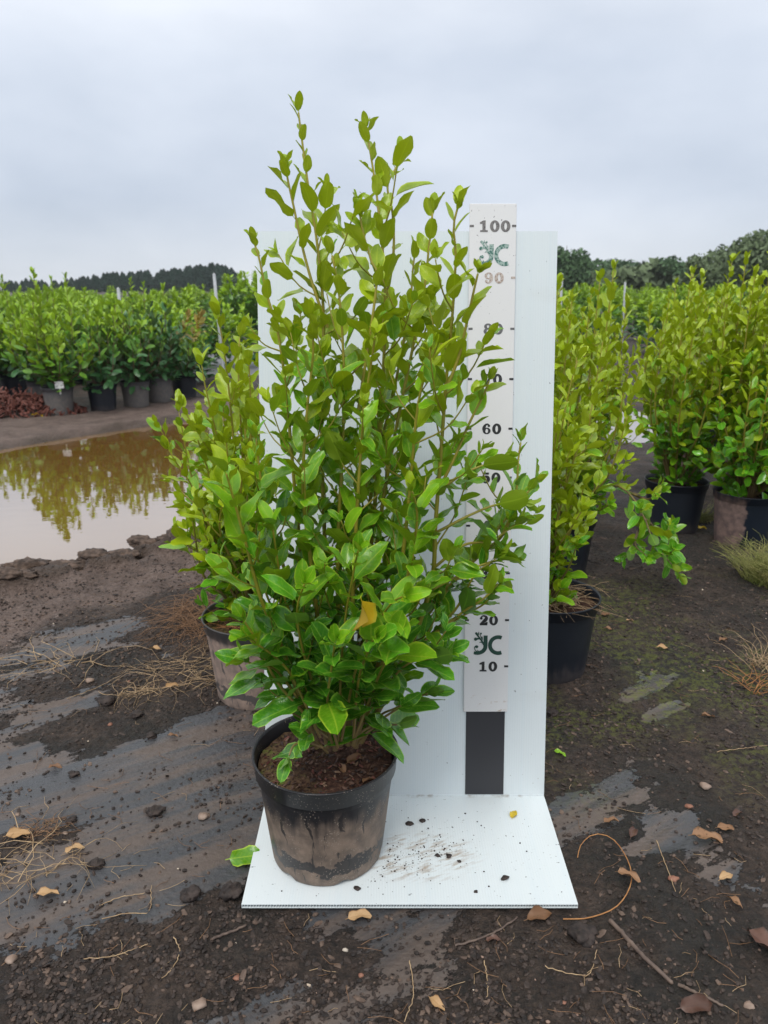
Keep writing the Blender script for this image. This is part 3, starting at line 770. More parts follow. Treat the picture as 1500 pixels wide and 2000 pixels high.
class LeafSet:
    def __init__(s, name, mats, n, **kw):
        s.t = [leaf_tpl(rng, kw.get('ratio', .55) * rng.uniform(.9, 1.1), rng.uniform(*kw.get('cup', (.1, .4))), rng.uniform(*kw.get('bend', (-.05, .5))), rng.uniform(0.01, kw.get('wave', .05)), kw.get('rows', 6), kw.get('tip', .9), kw.get('pet', .14), kw.get('cols', 4)) for _ in range(n)]
        s.mats = mats
        s.me = [[mesh_np(name, V, F, [m], U) for V, F, U in s.t] for m in mats]
GRIS = LeafSet('shrub_leaf', [M['leaf_low'], M['leaf_mid'], M['leaf_top']], 14, ratio=.54, bend=(-.15, .65), wave=.07, pet=.12, rows=7)
LAUR = LeafSet('laurel_leaf', [M['laurel_low'], M['laurel_mid'], M['laurel_top']], 6, ratio=.46, rows=5, pet=.1, cup=(.1, .3))

def unit(v): return v / (np.linalg.norm(v) + 1e-12)
def frame(d, n):
    d = unit(d); x = unit(np.cross(d, n)); z = np.cross(x, d)
    return np.stack([x, d, z], 1)
def grow(path, L, rng, out, spacing, len_rng, ang, age, start=0.0, tipn=3, azi=2.4, droop=0.0, twist=0.35, smallTip=0.5, upb=0.3):
    """leaves up a shoot: alternate, upright near the tip, spreading lower down"""
    n = len(path); T = np.gradient(path, axis=0)
    s = start * L; a = rng.uniform(0, 6.28)
    while s < L * 0.995:
        f = s / L; i = min(int(f * (n - 1)), n - 2)
        p = path[i] + (path[i + 1] - path[i]) * (f * (n - 1) - i); t = unit(T[i])
        r0 = unit(np.cross(t, (0.3, 0.9, 0.1))); r1 = np.cross(t, r0)
        r = math.cos(a) * r0 + math.sin(a) * r1
        up = sstep(0.0, 1.0, f)
        th = R(rng.uniform(*ang)) * (1.0 - 0.45 * float(up))
        d = math.cos(th) * t + math.sin(th) * r
        d = d + np.array((0, 0, -droop * rng.uniform(0.3, 1.2) * (1 - float(up))))
        d = unit(d)
        nn = t - (t @ d) * d + upb * (1 - .5 * float(up)) * np.array((0, 0, 1.0)) + twist * np.array([rng.gauss(0, 1) for _ in range(3)]) * 0.6
        ln = rng.uniform(*len_rng) * (1 - (1 - smallTip) * float(sstep(0.75, 1.0, f)))
        out.append((p, frame(d, nn), ln, age(p, f, rng)))
        s += rng.uniform(*spacing) * (1 - 0.45 * float(sstep(0.6, 1.0, f)))
        a += azi + rng.uniform(-.4, .4)
    t = unit(path[-1] - path[-3])
    for q in range(tipn):
        a += 2.2; r0 = unit(np.cross(t, (0.3, 0.9, 0.1))); r1 = np.cross(t, r0)
        r = math.cos(a) * r0 + math.sin(a) * r1
        th = R(rng.uniform(10, 32)); d = math.cos(th) * t + math.sin(th) * r
        out.append((path[-1], frame(d, t - (t @ d) * d), len_rng[0] * rng.uniform(.55, .95), age(path[-1], 1.0, rng)))

def leaves_merge(name, lv, ls, parent, kind):
    mb = []; FF = []; UU = []; MI = []; n = 0
    for p, Rm, ln, ag, ti in lv:
        V, F, U = ls.t[ti]
        mb.append(V * ln @ Rm.T + p); FF.append(F + n); UU.append(U); MI.append(np.full(len(F), ag)); n += len(V)
    me = mesh_np(name, np.concatenate(mb), np.concatenate(FF), ls.mats, np.concatenate(UU), np.concatenate(MI))
    return link(name, me, parent, kind=kind)

POT_N = {}
def make_pot(root, mat, rt, rb, h, soil_drop=0.028, seg=56, foot=True, lip=0.03):
    pr = [(rb - .012, 0.0), (rb - .002, 0.002), (rb, 0.006), (rb + (rt - .010 - rb) * .12, h * .12), (rb + (rt - .010 - rb) * .97, h - lip - .012), (rt - .010, h - lip - .004), (rt - .004, h - lip), (rt - .0015, h - .004), (rt + .001, h - .002), (rt, h), (rt - .003, h), (rt - .005, h - .004), (rt - .008, h - lip), (rt - .012, h - soil_drop - .03)]
    V, F = lathe_vf(pr, seg)
    if foot:   # drainage notches lift parts of the lower edge
        th = np.arctan2(V[:, 1], V[:, 0])
        nt_ = np.clip(np.cos(th * 6 + 0.9) * 3 - 2.0, 0, 1)
        lowm = V[:, 2] < 0.008
        V[lowm, 2] += nt_[lowm] * 0.007
        V[:, :2] *= (1 + 0.006 * np.sin(th * 3 + 1))[:, None]
    pot = link('pot', mesh_np('pot', V, F, [mat]), root)
    # soil
    zs = h - soil_drop; rr = rt - .0105
    Vs = [(0, 0, zs + .010)]; Fs = []
    nr, ns = 14, 48
    for i in range(1, nr + 1):
        for j in range(ns):
            a = j * 2 * math.pi / ns; r = rr * i / nr
            x, y = r * math.cos(a), r * math.sin(a)
            z = zs + .010 * (1 - (i / nr) ** 2) + (float(fbm(np.array([x * 60 + 7]), np.array([y * 60]), 77, 3)[0]) - .5) * .014
            Vs.append((x, y, z))
    for j in range(ns): Fs.append((0, 1 + j, 1 + (j + 1) % ns))
    for i in range(nr - 1):
        for j in range(ns):
            a, b = 1 + i * ns + j, 1 + i * ns + (j + 1) % ns
            Fs += [(a, a + ns, b + ns), (a, b + ns, b)]
    link('soil', mesh_np('soil', Vs, Fs, [M['soil']]), root)
    return zs + .008

CAMP = np.array((0, -CAM_D, CAM_H))
def build_shrub(root, loc, stems, shoots, lv, ls, nparts, rng, stem_mat=None, sides=6):
    loc = np.asarray(loc, float)
    for path, r0, r1, tw in stems:
        mb = MB()
        mb.add(*tube_vf(path - loc, np.linspace(r0, r1, len(path)), sides))
        for q, rr in tw: mb.add(*tube_vf(q - loc, np.linspace(rr, rr * .6, len(q)), 4))
        link('stem', mb.mesh('stem', [stem_mat or M['stem']]), root)
    lv = [(p - loc, Rm, ln, ag, rng.randrange(len(ls.t))) for p, Rm, ln, ag in lv]
    c = CAMP - loc
    lv.sort(key=lambda q: np.linalg.norm(q[0] - c) - 1.5 * q[2])
    for p, Rm, ln, ag, ti in lv[:nparts]:
        o = bpy.data.objects.new('leaf', ls.me[ag][ti]); COL.objects.link(o)
        o.parent = root
        m4 = np.eye(4); m4[:3, :3] = Rm * ln; m4[:3, 3] = p
        o.matrix_local = Matrix(m4.tolist())
    if lv[nparts:]: leaves_merge('foliage', lv[nparts:], ls, root, 'stuff')

def side_shoots(path, L, rng, lv, twigs, age, f0=.15, f1=.8, gap=.07, ln=(.06, .13), len_rng=(.045, .075), spacing=(.018, .03), elev=50):
    s = f0 * L; n = len(path); a = rng.uniform(0, 6)
    T = np.gradient(path, axis=0)
    while s < f1 * L:
        i = min(int(s / L * (n - 1)), n - 2); t = unit(T[i]); p = path[i]
        a += 2.4 + rng.uniform(-.7, .7)
        r0 = unit(np.cross(t, (0.3, 0.9, 0.1))); r1 = np.cross(t, r0)
        r = math.cos(a) * r0 + math.sin(a) * r1
        th = R(rng.uniform(elev - 15, elev + 15)); d = math.cos(th) * t + math.sin(th) * r
        l = rng.uniform(*ln)
        q, LL = spline([p, p + d * l * .5, p + d * l * .85 + np.array((0, 0, l * .28))], 8)
        twigs.append((q, 0.0016))
        grow(q, LL, rng, lv, spacing, len_rng, (40, 75), age, .3, 2, upb=.7)
        s += gap * rng.uniform(.7, 1.4)

# ------------------------------------------------------------------ the shrub in front of the board
HY = -0.160
hp = G(640, 1662); hp[2] = 0.0092
hero = thing('potted_shrub', 'tall leafy shrub in a black muddy pot standing on the white base', 'potted shrub', hp)
make_pot(hero, M['pot_hero'], 0.137, 0.107, 0.222, 0.026, 72, True, 0.036)
HS = [  # photo readings of each stem from soil to tip, depth at foot and tip, leaf size factor
    ([(655, 1465), (645, 1250), (632, 1000), (628, 800), (632, 620), (620, 480), (603, 370), (590, 275), (580, 196)], -.17, -.10, 1),
    ([(690, 1455), (712, 1200), (735, 950), (748, 740), (752, 560), (741, 430), (733, 360), (722, 290), (711, 230)], -.15, -.08, 1),
    ([(640, 1460), (600, 1200), (578, 980), (562, 800), (545, 660), (520, 570), (505, 500), (490, 458)], -.17, -.14, 1),
    ([(695, 1460), (715, 1250), (742, 1020), (775, 830), (806, 680), (828, 570), (838, 480), (847, 395)], -.16, -.15, 1),
    ([(705, 1450), (790, 1290), (842, 1140), (850, 1030), (860, 900), (872, 740), (884, 610), (890, 500), (886, 440), (900, 385)], -.2, -.24, 1),
    ([(872, 760), (895, 700), (905, 660), (925, 570), (938, 515)], -.24, -.26, 1),
    ([(752, 600), (768, 500), (767, 420), (757, 365), (772, 330), (785, 308)], -.10, -.05, .75),
    ([(700, 800), (735, 560), (725, 510), (708, 450), (700, 395)], -.2, -.18, .85),
    ([(640, 640), (612, 560), (590, 480), (575, 410), (562, 350), (556, 310)], -.15, -.13, .95),
    ([(855, 960), (885, 900), (915, 830), (945, 770), (962, 725)], -.22, -.2, .95),
    ([(740, 1330), (850, 1180), (920, 1100), (985, 1040), (1008, 960), (1012, 900), (1020, 845)], -.17, -.1, 1),
    ([(920, 1100), (975, 1030), (1010, 985), (1040, 950), (1052, 930)], -.14, -.12, 1),
    ([(740, 1340), (830, 1250), (900, 1205), (945, 1180), (970, 1150)], -.18, -.2, .95),
    ([(620, 1460), (560, 1290), (510, 1170), (480, 1060), (455, 970), (436, 905)], -.24, -.31, 1.1),
    ([(625, 1440), (575, 1330), (545, 1290), (505, 1260), (472, 1240)], -.26, -.33, 1.1),
    ([(640, 1470), (612, 1440), (592, 1420)], -.22, -.28, 1.0),
    ([(700, 1450), (740, 1400), (768, 1385), (790, 1375)], -.2, -.26, 1.05),
    ([(665, 1455), (660, 1100), (668, 900), (672, 760), (668, 640), (660, 560), (645, 480)], -.19, -.2, 1.05),
    ([(680, 1455), (690, 1150), (700, 950), (712, 800), (728, 690), (734, 645)], -.2, -.28, 1),
    ([(650, 1455), (610, 1120), (592, 960), (600, 800), (612, 680), (602, 610)], -.2, -.26, 1.05),
    ([(700, 1450), (775, 1150), (800, 960), (815, 800), (838, 700), (842, 660)], -.19, -.28, 1),
    ([(690, 1455), (780, 1200), (800, 1100), (815, 1010), (800, 940)], -.22, -.33, 1.05),
    ([(650, 1455), (590, 1230), (555, 1110), (520, 1000), (505, 900), (498, 830)], -.19, -.2, 1),
    ([(660, 1455), (670, 1250), (690, 1120), (702, 1065)], -.23, -.37, 1.1),
    ([(650, 1455), (600, 1300), (580, 1200), (598, 1130)], -.23, -.35, 1.1),
    ([(680, 1450), (780, 1310), (845, 1285), (880, 1270)], -.22, -.28, 1.05),
    ([(665, 1455), (700, 1290), (755, 1190), (795, 1160)], -.23, -.38, 1.15),
    ([(645, 1455), (620, 1310), (560, 1180), (540, 1080), (530, 1010)], -.22, -.3, 1.05),
    ([(690, 1450), (720, 1000), (770, 760), (800, 600), (806, 530), (812, 480)], -.13, -.06, .95),
    ([(660, 1460), (640, 1380), (648, 1300), (655, 1250)], -.24, -.36, 1.15),
    ([(650, 1450), (560, 1330), (540, 1240), (552, 1150)], -.2, -.24, 1.05),
    ([(690, 1450), (740, 1320), (765, 1270), (770, 1230)], -.23, -.36, 1.15),
    ([(690, 1450), (700, 1330), (720, 1270), (735, 1240)], -.23, -.39, 1.2),
    ([(830, 1250), (890, 1190), (930, 1120), (985, 1085)], -.19, -.18, 1.0),
    ([(845, 1240), (905, 1195), (950, 1165), (980, 1130)], -.2, -.22, .95),
    ([(600, 1400), (540, 1330), (500, 1250), (468, 1200)], -.26, -.30, 1.1),
    ([(690, 1440), (800, 1370), (850, 1350)], -.22, -.22, 1.05),
    ([(640, 1440), (585, 1400), (545, 1385)], -.24, -.24, 1.05),
    ([(852, 1040), (920, 1005), (975, 985), (1035, 985)], -.20, -.17, 1.0),
    ([(846, 1110), (905, 1065), (960, 1055), (1020, 1015)], -.20, -.14, 1.0),
    ([(856, 960), (905, 925), (955, 905), (1000, 885)], -.21, -.20, .95),
    ([(846, 1150), (905, 1120), (950, 1100), (1000, 1090)], -.20, -.17, .95),
    ([(600, 1390), (540, 1310), (500, 1300), (470, 1285)], -.25, -.29, 1.1),
    ([(630, 1460), (600, 1450), (575, 1455), (565, 1475)], -.25, -.29, 1.0),
    ([(690, 1450), (735, 1420), (775, 1415)], -.22, -.22, 1.05),
    ([(650, 1455), (580, 1290), (520, 1160), (500, 1060), (508, 970)], -.21, -.24, 1.05),
]
rng = random.Random(21)
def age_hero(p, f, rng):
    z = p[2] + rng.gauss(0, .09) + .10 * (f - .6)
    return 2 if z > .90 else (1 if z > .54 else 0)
lv = []; stems = []
for pts, y0, y1, sz in HS:
    n = len(pts)
    W = [P(px, py, y0 + (y1 - y0) * (i / (n - 1)) ** 1.2) for i, (px, py) in enumerate(pts)]
    path, L = spline(W, 60 if n > 5 else 26)
    path = path[:int(len(path) * (1 - .011 / max(L, .12)))] if L > .1 else path; L = float(np.linalg.norm(np.diff(path, axis=0), axis=1).sum())
    tw = []
    longs = L > .5
    zr = (.046 * sz, .080 * sz)
    top = path[-1][2]
    f0 = .16 if longs else .22
    if top > 1.0: f0 = .26
    grow(path, L, rng, lv, (.0205, .034), (.036 * sz, .068 * sz) if top > .8 else zr, (38, 66) if top > .8 else (48, 84), age_hero, f0, 3, droop=.25 if top < .75 else 0.0, upb=.3 if top > .8 else .8)
    if longs: side_shoots(path, L, rng, lv, tw, age_hero, .08, .86, .050, (.05, .14), (.028, .064), (.015, .027))
    stems.append((path, .0054 if longs else .0028, .0016, tw))
NH = len(lv)
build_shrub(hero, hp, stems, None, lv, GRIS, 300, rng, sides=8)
# the one yellow curled leaf low in the middle
yt = leaf_tpl(random.Random(3), .62, 1.5, 1.1, .12)
ym = mesh_np('yellow_leaf', yt[0], yt[1], [M['leaf_yellow']], yt[2])
o = link('leaf', ym, hero, label='yellow dying leaf hanging curled low in the middle')
m4 = np.eye(4); m4[:3, :3] = frame(np.array((.12, -.15, -1)), np.array((1.0, -.75, .1))) * .050; m4[:3, 3] = P(705, 1164, -.37) - hp
o.matrix_local = Matrix(m4.tolist())
print('hero leaves', NH)

# ------------------------------------------------------------------ neighbours of the same kind, standing in rows behind the board
def auto_stems(loc, zs, h, spread, n, rng, lean=(0, 0), hvar=.25):
    out = []
    for i in range(n):
        a = 2 * math.pi * (i + rng.uniform(-.3, .3)) / n; rr = spread * math.sqrt(rng.uniform(.05, 1))
        hh = h * rng.uniform(1 - hvar, 1.0) * (1 - .30 * (rr / spread) ** 2)
        b = np.array((loc[0] + .03 * math.cos(a), loc[1] + .03 * math.sin(a), loc[2] + zs))
        tip = np.array((loc[0] + rr * math.cos(a) + lean[0], loc[1] + rr * math.sin(a) + lean[1], loc[2] + hh))
        m = b + (tip - b) * .5 + np.array((math.cos(a), math.sin(a), 0)) * rr * .28
        out.append([b, b + (m - b) * .5 + np.array((0, 0, .01)), m, tip])
    return out
def neighbour(label, loc, potmat, stems_w, h=1.1, spread=.25, n=16, nparts=160, seed=1, rt=.14, rb=.11, ph=.235, zmid=.55, zlow=.3, lens=(.05, .078), group='potted shrubs in the rows behind the board', name='potted_shrub', extra=(), lean=(0, 0), gap=.085, low=False):
    rng = random.Random(seed)
    loc = np.array((loc[0], loc[1], hz(loc[0], loc[1]) - .004))
    root = thing(name, label, 'potted shrub', loc, group)
    zs = make_pot(root, potmat, rt, rb, ph, .03, 40, False)
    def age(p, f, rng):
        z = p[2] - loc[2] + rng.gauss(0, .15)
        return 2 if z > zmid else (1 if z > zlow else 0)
    lv = []; stems = []
    ws = list(stems_w or []) + (auto_stems(loc, zs, h, spread, n, rng, lean) if n else []) + list(extra)
    for W in ws:
        path, L = spline(W, 16)
        tw = []
        grow(path, L, rng, lv, (.026, .042), lens, (40, 74), age, .22, 3, droop=.15)
        if L > .3: side_shoots(path, L, rng, lv, tw, age, .05, .80, gap, (.05, .13), (lens[0] * .85, lens[1] * .95))
        stems.append((path, .0055, .0016, tw))
    if low:      # a skirt of short leafy shoots round the foot
        for i in range(16):
            a = i * .42 + rng.uniform(-.2, .2); b0 = loc + np.array((.04 * math.cos(a), .04 * math.sin(a), zs + rng.uniform(.0, .12)))
            path, L = spline([b0, b0 + np.array((.09 * math.cos(a), .09 * math.sin(a), .06)), b0 + np.array((.19 * math.cos(a), .19 * math.sin(a), rng.uniform(.03, .14)))], 10)
            grow(path, L, rng, lv, (.02, .03), lens, (45, 78), age, .25, 3, droop=.2); stems.append((path, .003, .0015, []))
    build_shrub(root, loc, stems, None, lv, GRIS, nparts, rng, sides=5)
    return root
def px_stems(lst, Y0):
    return [[P(x, y, Y0 + (dy * i / (len(pts) - 1))) for i, (x, y) in enumerate(pts)] for pts, dy in lst]

p = G(505, 1345)
L1 = px_stems([([(500, 1215), (470, 1050), (455, 850), (440, 700), (426, 620)], -.06), ([(495, 1215), (455, 1000), (430, 880), (404, 770), (394, 715)], -.02), ([(490, 1215), (440, 1030), (400, 900), (375, 830), (356, 795)], .0),
   ([(490, 1215), (430, 1080), (380, 960), (345, 905), (330, 880)], -.05), ([(490, 1220), (440, 1120), (390, 1000), (352, 960), (335, 940)], .08), ([(500, 1215), (480, 1000), (470, 820), (465, 710), (468, 660)], .08),
   ([(505, 1215), (490, 950), (490, 800), (486, 710)], -.02), ([(495, 1220), (450, 1150), (418, 1080), (400, 1045)], -.12), ([(500, 1220), (470, 1130), (430, 1040), (440, 960)], -.16), ([(500, 1220), (450, 1080), (420, 960), (415, 880)], .12),
   ([(505, 1215), (470, 1100), (450, 950), (442, 860)], -.1), ([(505, 1215), (490, 1100), (470, 980), (480, 890)], -.14), ([(500, 1215), (520, 1000), (520, 800), (510, 720)], .05)], p[1])
neighbour('bright green shrub in a dusty brown pot left of the white board', p, M['pot_dusty'], L1, n=3, spread=.16, h=.85, nparts=300, seed=3, zmid=.36, zlow=.16)
p = G(500, 1190)
neighbour('shrub in a pale grey pot behind the dusty brown pot, above the dried grass', p, M['pot_grey'], None, h=.92, spread=.24, n=13, nparts=120, seed=4, zmid=.6, zlow=.35)
p = G(1065, 1305)
R1 = px_stems([([(1060, 1200), (1075, 1000), (1095, 850), (1115, 750), (1128, 705)], -.02), ([(1065, 1200), (1085, 1030), (1120, 900), (1150, 820), (1160, 775)], .05), ([(1062, 1200), (1070, 980), (1085, 860), (1090, 800)], -.08), ([(1068, 1200), (1090, 1100), (1125, 1010), (1140, 950)], -.06),
   ([(1066, 1200), (1085, 1150), (1110, 1110), (1125, 1070)], -.1), ([(1066, 1205), (1080, 1170), (1095, 1150)], -.12), ([(1066, 1200), (1095, 1090), (1115, 990), (1125, 900)], .06), ([(1066, 1200), (1085, 1040), (1105, 940), (1110, 860)], -.05), ([(1060, 1200), (1055, 1000), (1050, 850), (1060, 780)], .02), ([(1066, 1200), (1080, 1090), (1110, 1040), (1135, 1000)], -.1)], p[1])
neighbour('yellow green shrub in a black pot half hidden by the right edge of the board', p, M['pot_black'], R1, n=0, nparts=260, seed=5, zmid=.32, zlow=.08)
p = G(1085, 1120)
LOWB = px_stems([([(1120, 1020), (1180, 950), (1225, 960), (1258, 1010), (1278, 1060), (1325, 1118)], -.34), ([(1225, 960), (1265, 975), (1290, 960)], -.15), ([(1258, 1010), (1290, 1040), (1310, 1030)], -.2), ([(1258, 1010), (1240, 1060), (1262, 1085)], -.32), ([(1278, 1060), (1300, 1085), (1318, 1070)], -.34), ([(1150, 980), (1175, 940), (1180, 905)], -.05), ([(1120, 1020), (1165, 1000), (1190, 985)], -.2)], p[1])
neighbour('tall yellow green shrub with one low branch sagging over the dark soil', p, M['pot_black'], None, h=1.20, spread=.24, n=17, nparts=220, seed=6, zmid=.46, zlow=.22, extra=LOWB, lean=(.04, 0))
p = G(1120, 985)
neighbour('tall shrub with long pale shoots in the second row right of the board', p, M['pot_black'], None, h=1.22, spread=.24, n=16, nparts=120, seed=7, zmid=.46, zlow=.25)
p = G(1312, 1030)
neighbour('dense shrub in a dark blue pot behind the sagging low branch', p, M['pot_black'], None, h=1.24, spread=.30, n=24, nparts=240, seed=8, zmid=.56, zlow=.36, lean=(.06, 0))
p = G(1447, 1060)
neighbour('large shrub in a dark blue pot caked with pink mud at the right edge', p, M['pot_blue'], None, h=1.30, spread=.31, n=28, nparts=290, seed=9, zmid=.60, zlow=.44, lean=(.03, 0), low=True)
p = G(1318, 950)
neighbour('shrub in a pinkish brown pot behind the dark blue pots', p, M['pot_pink'], None, h=1.2, spread=.26, n=18, nparts=100, seed=10, zmid=.46, zlow=.22)
p = G(1480, 955)
neighbour('shrub crowded between the larger shrubs at the far right', p, M['pot_black'], None, h=1.35, spread=.34, n=16, nparts=90, seed=12, zmid=.46, zlow=.2)
p = G(1400, 890)
neighbour('shrub with pale tips standing farthest back in the right hand row', p, M['pot_black'], None, h=1.25, spread=.36, n=15, nparts=60, seed=13, zmid=.4, zlow=.2)
# ------------------------------------------------------------------ laurels across the puddle
def laurel(label, loc, potmat, h, spread, n, nparts, seed, zmid, zlow, rt=.135, ph=.24, ls=LAUR, group='potted laurels across the puddle', tall=0):
    rng = random.Random(seed)
    loc = np.array((loc[0], loc[1], hz(loc[0], loc[1]) - .01))
    root = thing('potted_laurel', label, 'potted shrub', loc, group)
    zs = make_pot(root, potmat, rt, rt * .8, ph, .03, 28, False)
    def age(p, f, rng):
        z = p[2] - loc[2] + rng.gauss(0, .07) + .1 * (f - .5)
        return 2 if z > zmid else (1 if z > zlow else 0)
    lv = []; stems = []
    ws = auto_stems(loc, zs, h, spread, n, rng, hvar=.35)
    for q in range(tall): ws += auto_stems(loc, zs, h * rng.uniform(1.14, 1.26), spread * .6, 1, rng, hvar=.03)
    for W in ws:
        path, L = spline(W, 10); tw = []
        grow(path, L, rng, lv, (.035, .06), (.085, .125), (45, 80), age, .2, 4, droop=.3)
        side_shoots(path, L, rng, lv, tw, age, .1, .8, .11, (.08, .18), (.08, .115), (.03, .045))
        stems.append((path, .006, .003, tw))
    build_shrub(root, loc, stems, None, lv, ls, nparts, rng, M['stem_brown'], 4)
    return root
FRONT = [((118, 808), 1.04, .33, 13, .62, .30, 'pot_grey', 'yellow green laurel in a grey pot with a white tag, nearest the puddle'),
         ((88, 795), 1.02, .34, 14, .66, .4, 'pot_grey', 'laurel in the grey pot tucked against the tagged pot'),
         ((203, 800), 1.0, .36, 15, .85, .55, 'pot_black', 'laurel in a black pot right of the tagged pot'),
         ((267, 793), .97, .34, 15, .80, .5, 'pot_grey', 'laurel in the palest grey pot at the edge of the mud'),
         ((312, 785), .95, .34, 16, 1.0, .85, 'pot_grey', 'dark blue green laurel in the grey pot beside the palest pot'),
         ((362, 775), .84, .30, 12, .7, .45, 'pot_black', 'small laurel with bronze shoots at the right end of the row'),
         ((30, 775), .95, .36, 14, .62, .35, 'pot_black', 'bright laurel in a black pot behind the red bark heap'),
         ((-45, 785), 1.0, .36, 13, .6, .35, 'pot_black', 'bright laurel at the left edge of the photo')]
for i, (c, h, s, n, zm, zl, pm, lb) in enumerate(FRONT):
    p = G(*c)
    r_ = laurel(lb, p, M[pm], h, s, n, 170, 40 + i, zm - .12, zl - .04, tall=(2, 2, 0, 1, 1, 0, 2, 1)[i])
    if 'bronze' in lb:
        rg2 = random.Random(8); bl = []
        for q in range(3):
            b0 = p + np.array((rg2.uniform(0, .25), -.25, .55)); pa, L = spline([b0, b0 + np.array((.05, -.05, .12)), b0 + np.array((.1, -.06, .25))], 8)
            grow(pa, L, rg2, bl, (.02, .03), (.08, .11), (40, 70), lambda a, b, c_: 0, 0, 3)
        for pp, Rm, ln, ag in bl:
            V, F, U = LAUR.t[0]
            o = link('leaf', None, r_); bpy.data.objects.remove(o)
        me_b = [mesh_np('bronze_leaf', V, F, [M['leaf_bronze']], U) for V, F, U in LAUR.t]
        for pp, Rm, ln, ag in bl:
            o = link('leaf', rg2.choice(me_b), r_)
            m4 = np.eye(4); m4[:3, :3] = Rm * ln; m4[:3, 3] = pp - np.array(r_.location)
            o.matrix_local = Matrix(m4.tolist())
SECOND = [((70, 745), 1.10), ((145, 748), 1.16), ((215, 745), 1.0), ((285, 742), .98), ((345, 738), .95), ((0, 745), 1.02), ((390, 720), .9), ((110, 715), 1.05), ((190, 712), .98), ((270, 710), .98), ((340, 708), .93), ((30, 712), 1.0)]
WORD = ['behind the tagged pot', 'behind the gap right of the tagged pot', 'behind the black pot', 'behind the palest grey pot', 'behind the dark blue green laurel', 'behind the red bark heap', 'behind the bronze shoots',
        'in the third row, left of the middle', 'in the third row, at the middle', 'in the third row, above the palest pot', 'in the third row, right end', 'in the third row, left end']
for i, (c, h) in enumerate(SECOND):
    laurel('leafy laurel ' + WORD[i], G(*c), M['pot_black'], h, .38, 12, 40 if i < 7 else 0, 70 + i, .72 if i % 3 else .82, .5, tall=(1, 2, 0, 1, 0, 1, 0, 1, 0, 1, 0, 2)[i])

# farther beds: one mesh each, a few kinds copied along the rows
def bush_mesh(name, seed, h, r, n, lset, zm, ln):
    rng = random.Random(seed); lv = []
    for i in range(n):
        a = rng.uniform(0, 6.28); q = rng.random() ** .5; z = rng.uniform(.12, 1)
        rr = r * q * (0.75 + .35 * math.sin(z * 3)) * (1.05 - .35 * z)
        p = np.array((rr * math.cos(a), rr * math.sin(a), z * h * (1 - .18 * q) + rng.gauss(0, .03)))
        d = np.array((math.cos(a) * .7 + rng.gauss(0, .4), math.sin(a) * .7 + rng.gauss(0, .4), rng.uniform(-.2, 1)))
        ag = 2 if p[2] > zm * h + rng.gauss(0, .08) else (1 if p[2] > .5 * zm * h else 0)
        lv.append((p, frame(d, np.array((rng.gauss(0, .5), rng.gauss(0, .5), 1))), ln * rng.uniform(.8, 1.3), ag, rng.randrange(len(lset.t))))
    for i in range(7):
        a = rng.uniform(0, 6.28); q = r * rng.random() * .7
        for kx in range(9):
            zz_ = h * .86 + kx * .026
            d = np.array((rng.gauss(0, .6), rng.gauss(0, .6), .8))
            lv.append((np.array((q * math.cos(a), q * math.sin(a), zz_)), frame(d, np.array((0, 0, 1)) + .4 * d), ln * .9, 2, rng.randrange(len(lset.t))))
    mbv = []; FF = []; UU = []; MI = []; nn = 0
    for p, Rm, l_, ag, ti in lv:
        V, F, U = lset.t[ti]; mbv.append(V * l_ @ Rm.T + p); FF.append(F + nn); UU.append(U); MI.append(np.full(len(F), ag)); nn += len(V)
    return mesh_np(name, np.concatenate(mbv), np.concatenate(FF), lset.mats, np.concatenate(UU), np.concatenate(MI))
LOWL = LeafSet('bush_leaf', LAUR.mats, 3, ratio=.5, rows=3, cols=2, pet=.08)
BM = [bush_mesh('bush', 200 + i, 1.0 + .07 * i, .40, 520, LOWL, [.42, .58, .48, .72][i], .12) for i in range(4)]
rng = random.Random(77)
for row in range(10):
    Yr = 7.4 + row * 1.3 + (row ** 1.9) * .45
    half = 0.55 * (Yr + CAM_D)
    nb = 0
    xs = np.arange(-half - .5, half + .5, .78 + row * .05)
    for x in xs:
        right = x > .12 * (Yr + CAM_D) - .2
        if not right and x > -.20 * (Yr + CAM_D): continue          # service road between the beds
        if right and Yr < 10.2: continue
        pxx = 750 + FPX * x / ((Yr + CAM_D) * CP + .4 * SP)
        if 500 < pxx < 1072 or pxx > 1660 or pxx < -160: continue
        o = link('nursery_bush', BM[rng.randrange(4)], None, (x + rng.uniform(-.15, .15), Yr + rng.uniform(-.2, .2), -.02), None,
                 'green bush in the distant bed right of the board' if right else 'green bush in the distant bed beyond the laurels across the puddle', 'bush', 'bushes in the distant right bed' if right else 'bushes in the distant left bed')
        o.rotation_euler = (0, 0, rng.uniform(0, 6.28)); sc_ = rng.uniform(.82, .96); o.scale = (sc_, sc_, sc_ * (rng.uniform(.82, 1.06) if right else rng.uniform(.72, .93)))
# dark bush across the road, behind the left plant
for (px, py, h_) in ((462, 668, 1.0), (492, 664, 1.05), (520, 668, 1.0)):
    p = G(px, py)
    o = link('nursery_bush', BM[3], None, (p[0], p[1], -.02), None, {462: 'leftmost of the three dark bushes beyond the grey road', 492: 'middle one of the three dark bushes beyond the grey road', 520: 'rightmost of the three dark bushes beyond the grey road, mostly behind the board'}[px], 'bush', 'dark bushes beyond the grey road'); o.scale = (1.1, 1.1, h_)
k = NT('road'); v = k.coord('Object')
M['road'] = k.fin(k.mix(k.noise(v, 3, 5), (0.115, 0.12, 0.135), (0.18, 0.18, 0.195)), 0.55)
mb = MB(); a, b = G(300, 735), G(300, 690)
mb.add([(-3.2, a[1], .012), (1.0, a[1], .012), (1.0, b[1], .012), (-3.6, b[1], .012)], [(0, 1, 2), (0, 2, 3)])
link('road', mb.mesh('road', [M['road']], False), kind='structure')

